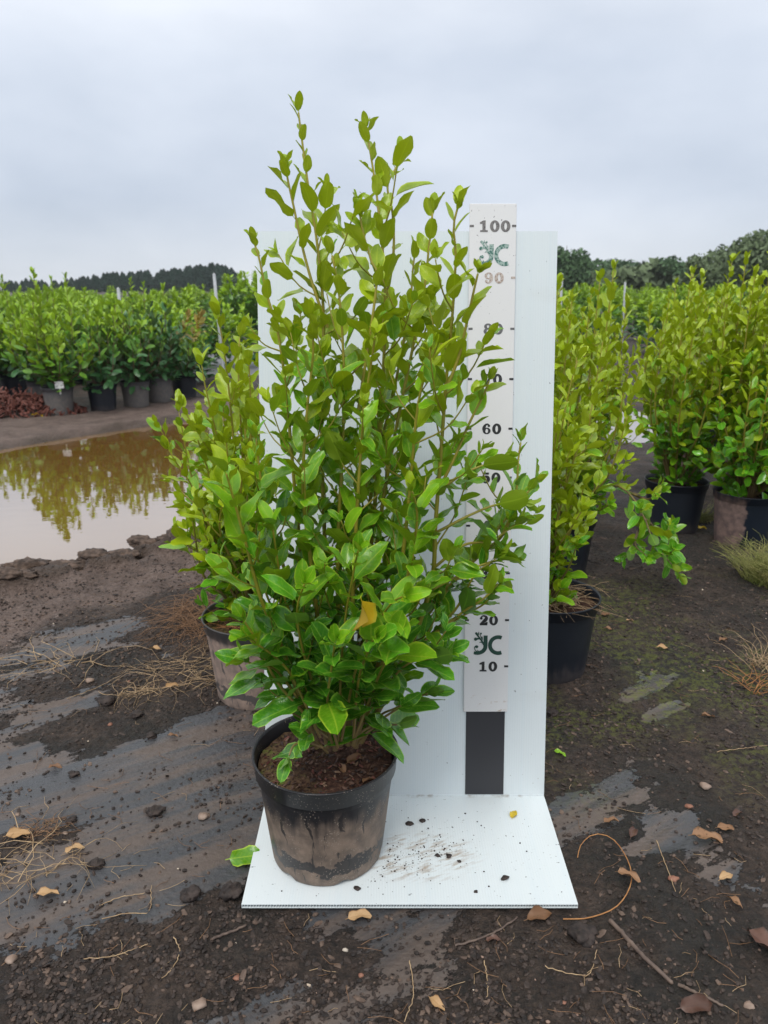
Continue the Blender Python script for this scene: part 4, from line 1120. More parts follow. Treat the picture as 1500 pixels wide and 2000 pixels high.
# ------------------------------------------------------------------ poles
def pole(label, px, py0, py1, Y, r, lean):
    a, b = P(px, py0, Y), P(px + lean, py1, Y)
    b2 = np.array((a[0] + (a[0] - b[0]) * 0, Y, 0)); a0 = np.array((b[0], Y, -.05))
    root = thing('metal_pole', label, 'pole', a0)
    mb = MB(); mb.add(*tube_vf([(0, 0, 0), (a - a0) * .5, a - a0], r, 8)); link('shaft', mb.mesh('shaft', [M['metal_pole']]), root)
    mb = MB(); V, F = ICO1; mb.add(V * np.array((1.25, 1.25, .5)) * r + (a - a0), F); link('cap', mb.mesh('cap', [M['metal_pole']]), root)
pole('thin grey metal pole leaning left above the shrub beside the board', 418, 536, 740, 7.6, .018, 20)
pole('short grey pole sticking up out of the left laurels', 231, 564, 610, 9.5, .022, 4)
pole('grey pole standing behind the shrubs right of the board', 1097, 536, 600, 8.5, .02, 0)
pole('small grey pole far behind the right hand shrubs', 1221, 552, 600, 14, .018, 0)

# ------------------------------------------------------------------ far trees
def tree_leaf(name, c1, c2):
    k = NT(name); ps = k.pos()
    f = k.math('ADD', k.math('MULTIPLY', k.noise(ps, .9, 3), .7), k.math('MULTIPLY', k.n('ObjectInfo').outputs['Random'], .35), clamp=True)
    return k.fin(k.mix(f, c1, c2), .7, None, .15)
M['conifer'] = tree_leaf('conifer_needles', (0.012, 0.040, 0.026), (0.026, 0.066, 0.040))
M['conifer_light'] = tree_leaf('young_conifer_needles', (0.035, 0.075, 0.03), (0.065, 0.12, 0.045))
M['broad'] = tree_leaf('broadleaf', (0.050, 0.105, 0.048), (0.10, 0.17, 0.075))
M['broad_grey'] = tree_leaf('hedge_leaf', (0.095, 0.14, 0.070), (0.15, 0.195, 0.10))
M['bark'] = simple('bark', (0.06, 0.045, 0.035), (0.12, 0.1, 0.08), 8)
def clump_mesh(name, pts, size, mat, rng, sd=0):
    n = len(pts); npr = np.random.RandomState(sd)
    d = npr.normal(size=(n, 3)); d /= np.linalg.norm(d, axis=1)[:, None]
    e = np.cross(d, npr.normal(size=(n, 3))); e /= np.linalg.norm(e, axis=1)[:, None]
    s = (size * npr.uniform(.6, 1.4, n))[:, None]
    V = np.stack([pts - d * s, pts + e * s * .6, pts + d * s, pts - e * s * .6], 1).reshape(-1, 3)
    F = np.arange(4 * n).reshape(-1, 4)
    return mesh_np(name, V, F, [mat], smooth=False)
def conifer_mesh(sd, h, r, n, mat):
    npr = np.random.RandomState(sd)
    z = npr.uniform(.04, 1, n) ** .9
    tier = .78 + .22 * np.abs(np.sin(z * 26 + sd))
    rr = r * np.minimum(1, (1 - z) * 1.9) ** .8 * tier * npr.uniform(.25, 1, n) ** .5 * (1 + .25 * np.sin(npr.uniform(0, 6.28, n)))
    a = npr.uniform(0, 6.28, n)
    pts = np.stack([rr * np.cos(a), rr * np.sin(a), z * h], 1)
    return clump_mesh('conifer_crown', pts, h * .045, mat, None, sd)
def broad_mesh(sd, h, r, n, mat, sparse=False):
    npr = np.random.RandomState(sd)
    nl = 16; c = np.stack([npr.normal(0, r * .42, nl), npr.normal(0, r * .42, nl), npr.uniform(.38, .9, nl) * h], 1)
    rad = r * npr.uniform(.28, .52, nl)
    w_ = npr.randint(0, nl, n); d = npr.normal(size=(n, 3)); d /= np.linalg.norm(d, axis=1)[:, None]
    pts = c[w_] + d * (rad[w_] * npr.uniform(.4, 1.1, n) ** .6)[:, None] * np.array((1, 1, .85))
    pts = pts[pts[:, 2] > .05 * h]
    low = np.stack([npr.normal(0, r * .5, n // 4), npr.normal(0, r * .5, n // 4), npr.uniform(.02, .5, n // 4) * h], 1)
    if not sparse: pts = np.vstack([pts, low])
    return clump_mesh('tree_crown', pts, r * (.085 if not sparse else .06), mat, None, sd)
def far_tree(name, label, cat, crown, h, loc, group=None, sc_=1.0, rz=0.0, limbs=False):
    root = thing(name, label, cat, loc, group); root.scale = (sc_, sc_, sc_); root.rotation_euler = (0, 0, rz)
    link('crown', crown, root)
    key = (round(h, 1), limbs)
    if key not in far_tree.c:
        mb = MB(); mb.add(*tube_vf([(0, 0, -.2), (0.02 * h, 0, h * .4), (0, .01 * h, h * .93)], [h * .028, h * .02, h * .004], 6))
        if limbs:
            for q in range(7):
                a = q * 2.4; z0 = h * (.25 + .07 * q)
                mb.add(*tube_vf([(0, 0, z0), (h * .12 * math.cos(a), h * .12 * math.sin(a), z0 + h * .12), (h * .22 * math.cos(a), h * .22 * math.sin(a), z0 + h * .26)], [h * .012, h * .008, h * .003], 4))
        far_tree.c[key] = mb.mesh('trunk', [M['bark']])
    link('trunk', far_tree.c[key], root)
far_tree.c = {}
CM = [conifer_mesh(i, 10.0, 3.0 + .5 * (i % 3), 1700, M['conifer']) for i in range(5)]
rng = random.Random(9)
prof = [(-120, 560), (-40, 556), (0, 553), (30, 548), (70, 545), (110, 550), (150, 543), (200, 536), (260, 532), (310, 529), (370, 522), (410, 516), (440, 518), (462, 530), (478, 552), (495, 572), (560, 580)]
tops = np.array(prof, float)
for row, (Yt, stp) in enumerate(((150, 11), (158, 13))):
    x = -70 + row * 5
    while x < 486:
        ty = float(np.interp(x, tops[:, 0], tops[:, 1])) + rng.uniform(-3, 5)
        t = P(x, ty, Yt); h = max(t[2], 2.0)
        far_tree('conifer', 'dark conifer in the dense wood along the left horizon', 'tree', CM[rng.randrange(5)], 10.0, (t[0], Yt + rng.uniform(-2, 2), 0), 'conifers of the dark wood on the left', h / 10.0, rng.uniform(0, 6))
        x += stp * rng.uniform(.8, 1.3)
CL = [conifer_mesh(20 + i, 4.0, 1.35, 700, M['conifer_light']) for i in range(3)]
for i, (px, py) in enumerate(((58, 566), (75, 570), (88, 573), (205, 566), (265, 572), (278, 566), (326, 558), (352, 560), (380, 566), (300, 570), (20, 570), (455, 568), (470, 572), (435, 572))):
    t = P(px, py, 70); far_tree('young_conifer', 'small lighter conifer in front of the dark wood', 'tree', CL[i % 3], 4.0, (t[0], 70 + rng.uniform(-3, 3), 0), 'small conifers in front of the dark wood', max(t[2], .8) / 4.0 * 1.05, rng.uniform(0, 6))
RT = [((1108, 464), 60, 'broad', 'tall dark tree rising just right of the board', False), ((1152, 496), 75, 'broad', 'round topped dark tree second from the board', False), ((1190, 503), 80, 'broad_grey', 'pale green tree in the low middle of the right treeline', False), ((1213, 498), 85, 'broad', 'dark narrow tree beside the pale green one', False),
      ((1245, 508), 80, 'broad_grey', 'low grey green tree at the dip of the right treeline', False), ((1280, 499), 90, 'broad', 'dark rounded tree poking above the low treeline', False), ((1318, 508), 70, 'broad_grey', 'grey green hedge tree where the treeline starts to climb', False), ((1355, 494), 60, 'broad', 'leafy green tree on the climbing right treeline', False),
      ((1400, 484), 50, 'broad_grey', 'grey tangled thorn tree on the right treeline', True), ((1440, 468), 46, 'broad_grey', 'grey thorn tree with bare twigs second from the right edge', True), ((1490, 445), 42, 'broad_grey', 'largest grey thorn tree with airy twigs at the right edge', True), ((1560, 440), 44, 'broad_grey', 'grey thorn tree just past the right edge', True)]
for i, ((px, py), Yt, mt, lb, sp_) in enumerate(RT):
    t = P(px, py + 8, Yt); h = t[2]; r = h * (.55 if not sp_ else .62) if px > 1120 else h * .42
    far_tree('broadleaf_tree', lb, 'tree', broad_mesh(300 + i, h * .90, max(r, 1.6), 3200 if not sp_ else 3600, M[mt], sp_), h, (t[0], Yt, 0), None, 1.0, 0, True)
hb = NT('hedge'); 
npr = np.random.RandomState(4); n = 9000
hx = npr.uniform(0, 60, n); hy = 62 + npr.uniform(-2, 2, n) ; hzv = npr.uniform(0, 1, n) ** .7 * (2.2 + .5 * np.sin(hx * .9) + .4 * np.sin(hx * 2.3))
hed = link('hedge', clump_mesh('hedge', np.stack([hx + 12, hy, hzv], 1), .38, M['broad_grey'], None, 5), None, kind=None, label='long grey green hedge running below the right treeline', cat='hedge')

# ------------------------------------------------------------------ things lying about
def hmin(x, y): return hz(x, y)
def lay_leaf(name, label, px, py, ln, yaw, mat, seed, group=None, on=None, cup=.6, bend=.5, ratio=.5, tilt=.15, cat='leaf', z=None):
    t = leaf_tpl(random.Random(seed), ratio, cup, bend, .10, 7, .95, .12)
    g = G(px, py, 0 if z is None else z)
    zz_ = hz(g[0], g[1]) + .004 if z is None else z
    Rm = frame(np.array((math.cos(yaw), math.sin(yaw), tilt)), np.array((0.25 * math.sin(seed * 3), -.3 * math.cos(seed * 2), 1)))
    V = t[0] - np.array((0, .5, 0)); V = V * ln @ Rm.T
    V[:, 2] -= V[:, 2].min() - 0.0
    return link(name, mesh_np(name, V, t[1], [mat], t[2]), None, (g[0], g[1], zz_ - .001), None, label, cat, group)
lay_leaf('fallen_leaf', 'bright green fallen leaf lying on the mud left of the white base', 474, 1679, .066, R(10), M['leaf_mid'], 3, None, None, .12, .1, .66, .03)
lay_leaf('fallen_leaf', 'small yellow fallen leaf lying on the white base', 1002, 1592, .026, R(70), M['leaf_yellow'], 5, None, None, .3, .2, .6, .05, z=.0105)
DL = [(697, 1792, .042, .2, 'dead_leaf_pale', 'pale crumpled dead leaf under the front edge of the base'), (1048, 1792, .05, .3, 'dead_leaf', 'brown cupped dead leaf at the right of the base front edge'),
      (1222, 1718, .042, -.5, 'dead_leaf', 'orange brown dead leaf threaded on the curled vine'), (1374, 1636, .060, -.25, 'dead_leaf', 'long tan dead leaf lying right of the board'), (1413, 1620, .034, -.1, 'dead_leaf', 'small tan dead leaf just behind the long tan one'),
      (1485, 1850, .075, -1.1, 'dead_leaf_dark', 'large maroon dead leaf at the right edge'), (850, 1960, .030, -.8, 'dead_leaf_pale', 'ochre dead leaf near the bottom edge of the photo'), (1352, 1978, .055, .1, 'dead_leaf_dark', 'dark folded dead leaf at the bottom right'),
      (1190, 1605, .034, .3, 'dead_leaf', 'brown curled dead leaf beyond the curled vine'), (1438, 1590, .030, .6, 'dead_leaf_dark', 'dark dead leaf near the right edge above the tan leaves'), (1235, 1632, .036, 1.0, 'dead_leaf_dark', 'crumpled grey brown dead leaf above the curled vine'),
      (88, 1757, .040, .2, 'dead_leaf_pale', 'pale round dead leaf on the dark sheet at the left'), (300, 1268, .045, .1, 'dead_leaf_pale', 'pale dead leaf on the soil left of the dusty pot'), (333, 1345, .034, .4, 'dead_leaf_pale', 'pale tan dead leaf beside the straw by the dusty pot'),
      (105, 1502, .030, .1, 'dead_leaf', 'brown chip like dead leaf at the far left'), (335, 1440, .026, .0, 'dead_leaf', 'small dead leaf between the two wet patches'), (30, 1640, .045, .2, 'dead_leaf_pale', 'tan dead leaf among the straw at the left edge'),
      (142, 1667, .036, .5, 'dead_leaf_pale', 'buff dead leaf below the straw at the left'), (1378, 1407, .036, .0, 'dead_leaf', 'orange dead leaf lying right of the board corner'), (1180, 1207, .032, .1, 'dead_leaf', 'orange dead leaf by the black pot rim'),
      (1185, 1235, .030, -.3, 'dead_leaf', 'thin curved orange dead leaf near the black pot'), (1228, 1220, .024, .1, 'dead_leaf_pale', 'small ochre dead leaf on the moss by the black pot'), (1130, 1085, .045, -.3, 'dead_leaf', 'brown dead leaf in front of the row of pots'),
      (1368, 1036, .045, .0, 'leaf_yellow', 'yellow fallen leaf between the two blue pots'), (1318, 1067, .04, .1, 'dead_leaf', 'orange fallen leaf beyond the sagging branch'), (1410, 1260, .035, .4, 'dead_leaf', 'pinkish dead leaf on the moss at the right'),
      (1290, 1275, .036, -.2, 'dead_leaf_pale', 'pale dead leaf in the middle of the mossy soil'), (70, 815, .10, .0, 'leaf_yellow', 'yellow leaf on the mud below the red bark heap'), (1090, 1476, .03, -.6, 'leaf_mid', 'small green leaf on the soil beside the board'),
      (1415, 1715, .034, .5, 'dead_leaf_pale', 'crinkled pale dead leaf at the right side'), (1430, 1760, .032, -.9, 'dead_leaf', 'small orange dead leaf at the right, below the crinkled one'), (960, 1838, .026, .2, 'dead_leaf_dark', 'dark red dead leaf in front of the base')]
for i, (px, py, ln, yw, mt, lb) in enumerate(DL):
    lay_leaf('fallen_leaf' if 'leaf_y' in mt or mt == 'leaf_mid' else 'dead_leaf', lb, px, py, ln, yw, M[mt], 100 + i, None)
# dead leaves caught on the potting soil
POTL = [(690, 1488, .036, .5, 'dead_leaf', 'brown curled dead leaf on the potting soil in the front pot'), (668, 1505, .030, 2.2, 'dead_leaf', 'dead leaf lying lowest on the potting soil'), (735, 1438, .032, 1.0, 'dead_leaf_dark', 'dark dead leaf at the back right of the potting soil'),
        (757, 1447, .022, .8, 'dead_leaf', 'small orange dead leaf at the pot rim'), (712, 1415, .032, .9, 'dead_leaf_pale', 'pale dead leaf at the back of the potting soil'), (716, 1526, .022, .7, 'dead_leaf', 'small dead leaf near the front right pot rim'), (648, 1493, .020, 1.7, 'dead_leaf_pale', 'little buff dead leaf beside the stem foot')]
for i, (px, py, ln, yw, mt, lb) in enumerate(POTL):
    lay_leaf('dead_leaf', lb, px, py, ln, yw, M[mt], 160 + i, 'dead leaves in the front pot', z=.210, cup=.9, bend=.8, tilt=.3)

D1s = simple('bark_dark', (0.02, 0.012, 0.01), (0.05, 0.028, 0.022), 90, .7); D2s = simple('bark_brown', (0.06, 0.032, 0.022), (0.12, 0.065, 0.045), 90, .75); D3s = simple('bark_tan', (0.15, 0.09, 0.055), (0.24, 0.15, 0.1), 90, .75)
def rock_mesh(sd, scale, sub=ICO2, amp=.22):
    V, F = sub; npr = np.random.RandomState(sd)
    d = npr.normal(size=(5, 3)); ph = npr.uniform(0, 6, 5)
    f = 1 + amp * sum(np.sin(V @ d[i] * 2.2 + ph[i]) for i in range(5)) / 2.5
    return V * f[:, None] * np.array(scale), F
STN = [(388, 1968, .014, 'stone', 'brown pebble at the bottom, left of centre'), (463, 1915, .008, 'stone_red', 'brick red chip near the bottom, left of centre'), (674, 1853, .008, 'stone_white', 'white pebble in front of the base'),
       (705, 1905, .007, 'stone_red', 'red brick chip in front of the base'), (1463, 1972, .010, 'stone', 'pinkish pebble at the bottom right corner'), (1376, 1540, .015, 'stone', 'tan stone right of the board'), (1345, 1574, .010, 'stone_red', 'reddish stone below the tan stone'),
       (400, 1595, .015, 'stone', 'crumbly pale stone left of the front pot'), (35, 1593, .008, 'stone', 'round tan pebble at the left edge'), (128, 1630, .007, 'stone', 'pink pebble above the straw at the left'), (176, 1332, .013, 'stone', 'grey pink stone on the soil at the left'),
       (252, 1330, .007, 'stone_red', 'small orange pebble left of the straw'), (215, 1415, .009, 'stone_red', 'orange pebble left of the wet patch'), (22, 1885, .011, 'stone', 'pink stone at the lower left edge'), (1100, 1960, .006, 'stone_red', 'orange pebble at the bottom, right of centre'), (1315, 1714, .011, 'stone_red', 'pink stone beside the thin straw'), ]
for i, (px, py, r, mt, lb) in enumerate(STN):
    g = G(px, py); r *= .8; V, F = rock_mesh(500 + i, (r, r * .8, r * .55), ICO1 if r < .008 else ICO2, .34)
    link('stone', mesh_np('stone', V, F, [M[mt]]), None, (g[0], g[1], hz(g[0], g[1]) + r * .3), None, lb, 'stone', 'stones on the soil')
CLD = [(370, 1752, .017, 'black lump of soil on the dark sheet left of the base'), (452, 1742, .022, 'black soil clump at the left corner of the base'), (185, 1697, .014, 'dark crumbly clod on the bare sheet at the left'), (303, 1590, .016, 'black clod beside a brown leaf scrap'), (267, 1400, .014, 'black clod left of the wet patch'), (295, 1440, .012, 'black clod below the wet patch'),
       (1138, 1828, .020, 'round dark clod in front of the base right corner'), (145, 1513, .012, 'small dark clod at the far left'), (1080, 1395, .014, 'black lump beside the board at the right'), (140, 1602, .010, 'little black clod on the bare sheet'), (205, 1370, .020, 'flattened dark clod on the soil at the left')]
for i, (px, py, r, lb) in enumerate(CLD):
    g = G(px, py); V, F = rock_mesh(560 + i, (r, r, r * .75), ICO3, .3)
    V = V + np.random.RandomState(i).normal(0, r * .09, V.shape); V[:, 2] *= .7
    link('soil_clod', mesh_np('soil_clod', V, F, [M['clod']]), None, (g[0], g[1], hz(g[0], g[1]) + r * .35), None, lb, 'clod', 'soil clods on the ground')
CRB = [(800, 1610, .0075, 'largest black soil crumb on the white base'), (824, 1605, .005, 'soil crumb right of the largest one'), (854, 1672, .0042, 'left one of two crumbs at the middle of the base'), (876, 1673, .005, 'right one of two crumbs at the middle of the base'), (985, 1716, .0065, 'crescent shaped dark crumb at the right of the base'), (897, 1683, .0032, 'tiny crumb right of the two middle ones'), (929, 1742, .003, 'tiny crumb near the front edge of the base'), (698, 1737, .006, 'upright black chip in front of the pot')]
for i, (px, py, r, lb) in enumerate(CRB):
    g = G(px, py, .009); V, F = rock_mesh(590 + i, (r * 1.2, r, r * .6), ICO2, .35)
    link('soil_crumb', mesh_np('soil_crumb', V, F, [M['clod']]), None, (g[0], g[1], .0092 + r * .3), None, lb, 'crumb', 'soil crumbs on the white base')
mbc = MB(); npr = np.random.RandomState(8)
for i in range(420):
    if i < 330:
        q_ = npr.normal(0, 1); x = BXC - .035 + .075 * q_; y = -.20 + .028 * q_ + npr.normal(0, .022)
    else: x, y = BXC + npr.uniform(-.1, .28), npr.uniform(-.29, -.02)
    if math.hypot(x - hp[0], y - hp[1]) < .118 or abs(x - BXC) > .29 or y > -.01 or y < -.3: continue
    V, F = rock_mesh(i, np.array((1, 1, .6)) * (.0004 + .0016 * npr.rand() ** 3), ICO1, .3); mbc.add(V + (x, y, .0098), F)
link('loose_soil', mbc.mesh('loose_soil', [M['clod']]), kind='stuff')

LMP = [(14, 1128, .075), (52, 1116, .08), (92, 1110, .07), (122, 1112, .055), (-20, 1146, .07), (186, 1098, .05), (212, 1090, .06), (240, 1092, .055), (282, 1074, .055), (312, 1066, .07), (345, 1068, .065), (372, 1062, .07), (404, 1066, .06), (30, 1142, .05), (150, 1112, .035), (262, 1086, .035)]
M['mud_lump'] = simple('mud_lump', (0.030, 0.020, 0.015), (0.125, 0.085, 0.064), 34, .8, 1.0, .012)
for i, (px, py, r) in enumerate(LMP):
    g = G(px, py); npr = np.random.RandomState(700 + i)
    V, F = rock_mesh(700 + i, (1.35, .9, .42), ICO4, .30)
    nz_ = fbm(V[:, 0] * 4.5 + i * 7.7, V[:, 1] * 4.5 + V[:, 2] * 5.3, 5, 5, .68) - .5
    nz_ = nz_ + .6 * (np.abs(fbm(V[:, 0] * 7 + V[:, 2] * 6, V[:, 1] * 7 - i, 6, 3) - .5) * -2 + .3)
    V = V * (1 + .62 * nz_)[:, None] * r + npr.normal(0, r * .018, V.shape)
    link('mud_lump', mesh_np('mud_lump', V, F, [M['mud_lump']]), None, (g[0], g[1], max(hz(g[0], g[1]), -.025) + r * .04), None, 'rough brown mud lump in the ridge along the near edge of the puddle', 'mud lump', 'mud lumps along the puddle edge')
# bark bits on the potting soil of the front pot
mbb = MB(); npr = np.random.RandomState(12)
for i in range(420):
    r_, a = .118 * math.sqrt(npr.rand()), npr.uniform(0, 6.28)
    V, F = rock_mesh(i, np.array((1.8, .8, .4)) * npr.uniform(.0014, .0042), ICO1, .35)
    Rr = frame(npr.normal(size=3) * (1, 1, .35), np.array((0, 0, 1)) + .4 * npr.normal(size=3))
    mbb.add(V @ Rr.T + (r_ * math.cos(a), r_ * math.sin(a), .196 + .010 * (1 - (r_ / .126) ** 2) + .0025), F, int(npr.choice(4, p=[.4, .3, .2, .1])))
link('bark_bits', mbb.mesh('bark_bits', [D1s, D2s, M['bark_red'], D3s], False), hero, kind='stuff')
# straw, stalks, twigs
def stalks(name, label, cat, px, py, n, ln, spread, mat, seed, rad=.0009, arch=.25, updir=.2, z0=0.0, group=None, elong=(1, 1), flat=True, w=None):
    rng = random.Random(seed); g = G(px, py) if w is None else np.array(w, float)
    mb = MB()
    for i in range(n):
        a = rng.uniform(0, 6.28); b = rng.uniform(0, 6.28); rr = spread * math.sqrt(rng.random())
        x, y = rr * math.cos(b) * elong[0], rr * math.sin(b) * elong[1]
        l = rng.uniform(*ln); pts = []; dirn = a
        zc = rng.uniform(0, .3) * arch * l
        for q in range(6):
            f = q / 5
            zg = hz(g[0] + x, g[1] + y) if w is None else g[2]
            z = zg + z0 + .002 + (zc * math.sin(math.pi * f) if flat else l * updir * (f + .0) * 1.6 - l * arch * f * f)
            pts.append((x, y, z))
            dirn += rng.uniform(-.75, .75) if flat else rng.uniform(-.7, .7); x += l / 5 * math.cos(dirn); y += l / 5 * math.sin(dirn)
        mb.add(*tube_vf(pts, np.linspace(1.2, .5, 6) * rad * rng.uniform(.4, 1.2), 3))
    return link(name, mb.mesh(name, [mat]), None, (g[0], g[1], 0), None, label, cat, group)
stalks('straw_clump', 'tangled clump of dry straw at the left edge of the photo', 'straw', 55, 1680, 46, (.06, .18), .085, M['straw'], 1, .0010, .5, elong=(1.3, .8))
stalks('straw_clump', 'tight brown straw tuft above the tangled clump at the left edge', 'straw', 90, 1620, 40, (.03, .07), .03, M['straw_brown'], 2, .0008, .7)
stalks('straw_clump', 'mat of dry straw on the soil beside the dusty brown pot', 'straw', 370, 1308, 85, (.06, .16), .12, M['straw'], 3, .0009, .4, elong=(1.2, 1))
stalks('straw_clump', 'wisp of straw left of the mat by the dusty pot', 'straw', 275, 1352, 40, (.05, .11), .05, M['straw'], 4, .0009, .5, elong=(1.6, .6))
stalks('straw_clump', 'long flat wisp of dry straw on the soil at the left', 'straw', 110, 1293, 26, (.10, .25), .07, M['straw'], 5, .0012, .3, elong=(2.0, .5))
stalks('dried_grass', 'mound of fine dried brown grass behind the dusty brown pot', 'dried grass', 440, 1205, 420, (.12, .24), .20, M['straw_brown'], 6, .0010, .9, elong=(1.0, .7))
stalks('dried_grass', 'wiry dried grass tuft at the right edge of the photo', 'dried grass', 1492, 1310, 46, (.06, .14), .05, M['straw'], 7, .0010, .35, .55, flat=False)
stalks('dried_grass', 'spiky tan dried grass just below the wiry tuft at the right edge', 'dried grass', 1470, 1345, 30, (.04, .09), .04, M['straw_orange'], 8, .0011, .3, .45, flat=False)
stalks('grass_tuft', 'mound of pale green tufted grass at the right edge', 'grass tuft', 1512, 1135, 700, (.07, .17), .115, M['grass'], 9, .0014, .5, .75, flat=False)
stalks('grass_tuft', 'trailing grass hanging beside the blue pot', 'grass tuft', 1372, 1020, 90, (.08, .18), .05, M['grass'], 10, .0014, .3, .5, flat=False)
pr = G(1065, 1305)
stalks('dry_stalks', 'dry stalks lying on the soil of the black pot beside the board', 'straw', 0, 0, 170, (.05, .17), .09, M['straw'], 11, .0011, .5, w=(pr[0], pr[1], .222))
pl = G(505, 1345)
stalks('dry_stalks', 'reddish dry roots on the soil of the dusty brown pot', 'straw', 0, 0, 110, (.04, .10), .10, M['straw_orange'], 12, .0009, .8, w=(pl[0], pl[1], .215))
stalks('root_fibres', 'fine brown root fibres on the potting soil of the front pot', 'fibres', 0, 0, 150, (.012, .04), .095, M['straw_brown'], 13, .0006, .6, w=(hp[0], hp[1], .203))
stalks('root_fibres', 'pale fibres on the mossy left half of the front pot soil', 'fibres', 0, 0, 90, (.012, .035), .045, M['straw'], 14, .0006, .6, w=(hp[0] - .055, hp[1] - .05, .202))
def line_thing(name, label, cat, pts, r0, r1, mat, sides=6, z=.004, n=24, ground=True, wob=.0):
    W = []
    for p in pts:
        g = G(p[0], p[1]); W.append((g[0], g[1], (hz(g[0], g[1]) if ground else 0) + z + (p[2] if len(p) > 2 else 0)))
    q, L = spline(W, n)
    if wob: q = q + np.random.RandomState(len(label)).normal(0, wob, q.shape)
    c = q[0].copy()
    mb = MB(); mb.add(*tube_vf(q - c, np.linspace(r0, r1, len(q)), sides))
    return link(name, mb.mesh(name, [mat]), None, c, None, label, cat)
line_thing('curled_vine', 'thin orange vine curling round right of the base', 'vine', [(1100, 1795), (1150, 1793), (1205, 1772), (1232, 1730), (1225, 1685), (1195, 1645), (1160, 1632), (1135, 1650), (1128, 1675)], .0013, .0009, M['straw_orange'], z=.006)
line_thing('fallen_twig', 'straight thick brown twig lying at the lower right', 'twig', [(1192, 1800), (1250, 1868), (1312, 1922)], .0042, .0034, M['twig'], z=.005, wob=.0006)
line_thing('fallen_twig', 'thinner twig continuing below the thick brown one', 'twig', [(1325, 1925), (1365, 1955), (1410, 1978)], .003, .002, M['twig'], z=.004, wob=.0006)
line_thing('fallen_twig', 'crooked dark twig in front of the base', 'twig', [(888, 1848), (935, 1838), (975, 1815), (1010, 1790)], .0022, .0016, M['twig'], z=.004, wob=.0005)
line_thing('fallen_twig', 'short dark twig left of the base front corner', 'twig', [(412, 1836), (445, 1822), (480, 1806)], .0026, .002, M['twig'], z=.004, wob=.0005)
for i, (pts, lb) in enumerate([([(195, 1775), (240, 1757), (282, 1750)], 'pale straw stalk on the dark sheet, upper one'), ([(200, 1803), (250, 1792), (292, 1788), (296, 1735)], 'pale hooked straw stalk on the dark sheet'), ([(165, 1886), (220, 1880), (290, 1855)], 'pale straw stalk at the lower left'),
                               ([(340, 1840), (352, 1865), (340, 1900), (318, 1922)], 'curved pale straw left of the bottom middle'), ([(1282, 1640), (1300, 1690), (1320, 1740)], 'thin pale straw stalk leaning at the right'), ([(945, 1878), (952, 1920), (950, 1955)], 'upright thin straw stalk at the bottom'), ([(1065, 1892), (1110, 1905), (1150, 1905), (1165, 1860)], 'curved thin straw right of the bottom middle'), ([(800, 1880), (808, 1940), (790, 1995)], 'grey grass stalk at the bottom middle'),
                               ([(130, 1365), (185, 1345), (235, 1320)], 'long pale stalk on the soil at the left'), ([(235, 1300), (330, 1308), (410, 1300)], 'long stalk lying in front of the straw mat'), ([(1400, 1470), (1450, 1466), (1498, 1462)], 'long thin straw at the right edge')]):
    line_thing('straw_stalk', lb, 'straw', pts, .0010, .0007, M['straw'], 4, .004, wob=.0006)

# crumbs, bark chips and fibres over the whole near ground
npr = np.random.RandomState(17)
def chip_field(name, n, szr, mats, flat, xr, yr, dens, seed, long=1.0):
    npr = np.random.RandomState(seed)
    u = npr.uniform(0, 1, n * 3); yy = yr[0] + (yr[1] - yr[0]) * u ** 1.5
    xx = npr.uniform(-1, 1, n * 3) * (.50 * (yy + CAM_D) + .12)
    mem, sand, moss, dp = masks(xx, yy)
    keep = (npr.uniform(0, 1, len(xx)) < dens(mem, sand, xx, yy) * (.25 + .9 * sstep(.38, .6, fbm(xx * 5, yy * 5, 91, 4)))) & (dp > .02)
    keep &= ~((np.abs(xx - BXC) < BW / 2 + .003) & (yy > -BD - .004) & (yy < .03))
    xx, yy = xx[keep][:n], yy[keep][:n]; m = len(xx)
    zz_ = height(xx, yy)
    V0, F0 = ICO1; V0 = V0[:]; nv = len(V0)
    s = np.exp(npr.uniform(math.log(szr[0]), math.log(szr[1]), m))
    jit = 1 + npr.uniform(-.35, .35, (m, nv, 1))
    sx = npr.uniform(1.0, long, m)
    V = V0[None] * jit * np.stack([s * sx, s, s * flat], 1)[:, None, :]
    a = npr.uniform(0, 6.28, m); tl = npr.normal(0, .35, m)
    ct, st_ = np.cos(tl)[:, None], np.sin(tl)[:, None]
    x1 = V[..., 0] * ct - V[..., 2] * st_; z1 = V[..., 0] * st_ + V[..., 2] * ct
    ca, sa = np.cos(a)[:, None], np.sin(a)[:, None]
    V = np.stack([x1 * ca - V[..., 1] * sa + xx[:, None], x1 * sa + V[..., 1] * ca + yy[:, None], z1 + (zz_ + s * flat * .35)[:, None]], 2).reshape(-1, 3)
    F = (F0[None] + (np.arange(m) * nv)[:, None, None]).reshape(-1, 3)
    MI = np.repeat(npr.choice(len(mats), m, p=[w_ for _, w_ in mats]), len(F0))
    link(name, mesh_np(name, V, F, [q for q, _ in mats], None, MI, smooth=False), kind='stuff')
D1 = simple('debris_dark', (0.014, 0.011, 0.010), (0.04, 0.028, 0.023), 90, .7)
D2 = simple('debris_brown', (0.030, 0.021, 0.017), (0.065, 0.046, 0.037), 90, .7)
D3 = simple('debris_tan', (0.085, 0.056, 0.042), (0.15, 0.105, 0.08), 90, .75)
D4 = simple('debris_pink', (0.24, 0.15, 0.115), (0.34, 0.23, 0.18), 90, .75)
D5 = simple('debris_pale', (0.45, 0.36, 0.27), (0.55, 0.47, 0.38), 90, .7)
chip_field('soil_crumbs', 22000, (.0010, .0050), [(D1, .42), (D2, .48), (D3, .10)], .7, None, (-.60, 1.9), lambda m, s, x, y: .34 + .66 * (1 - m), 5, 1.5)
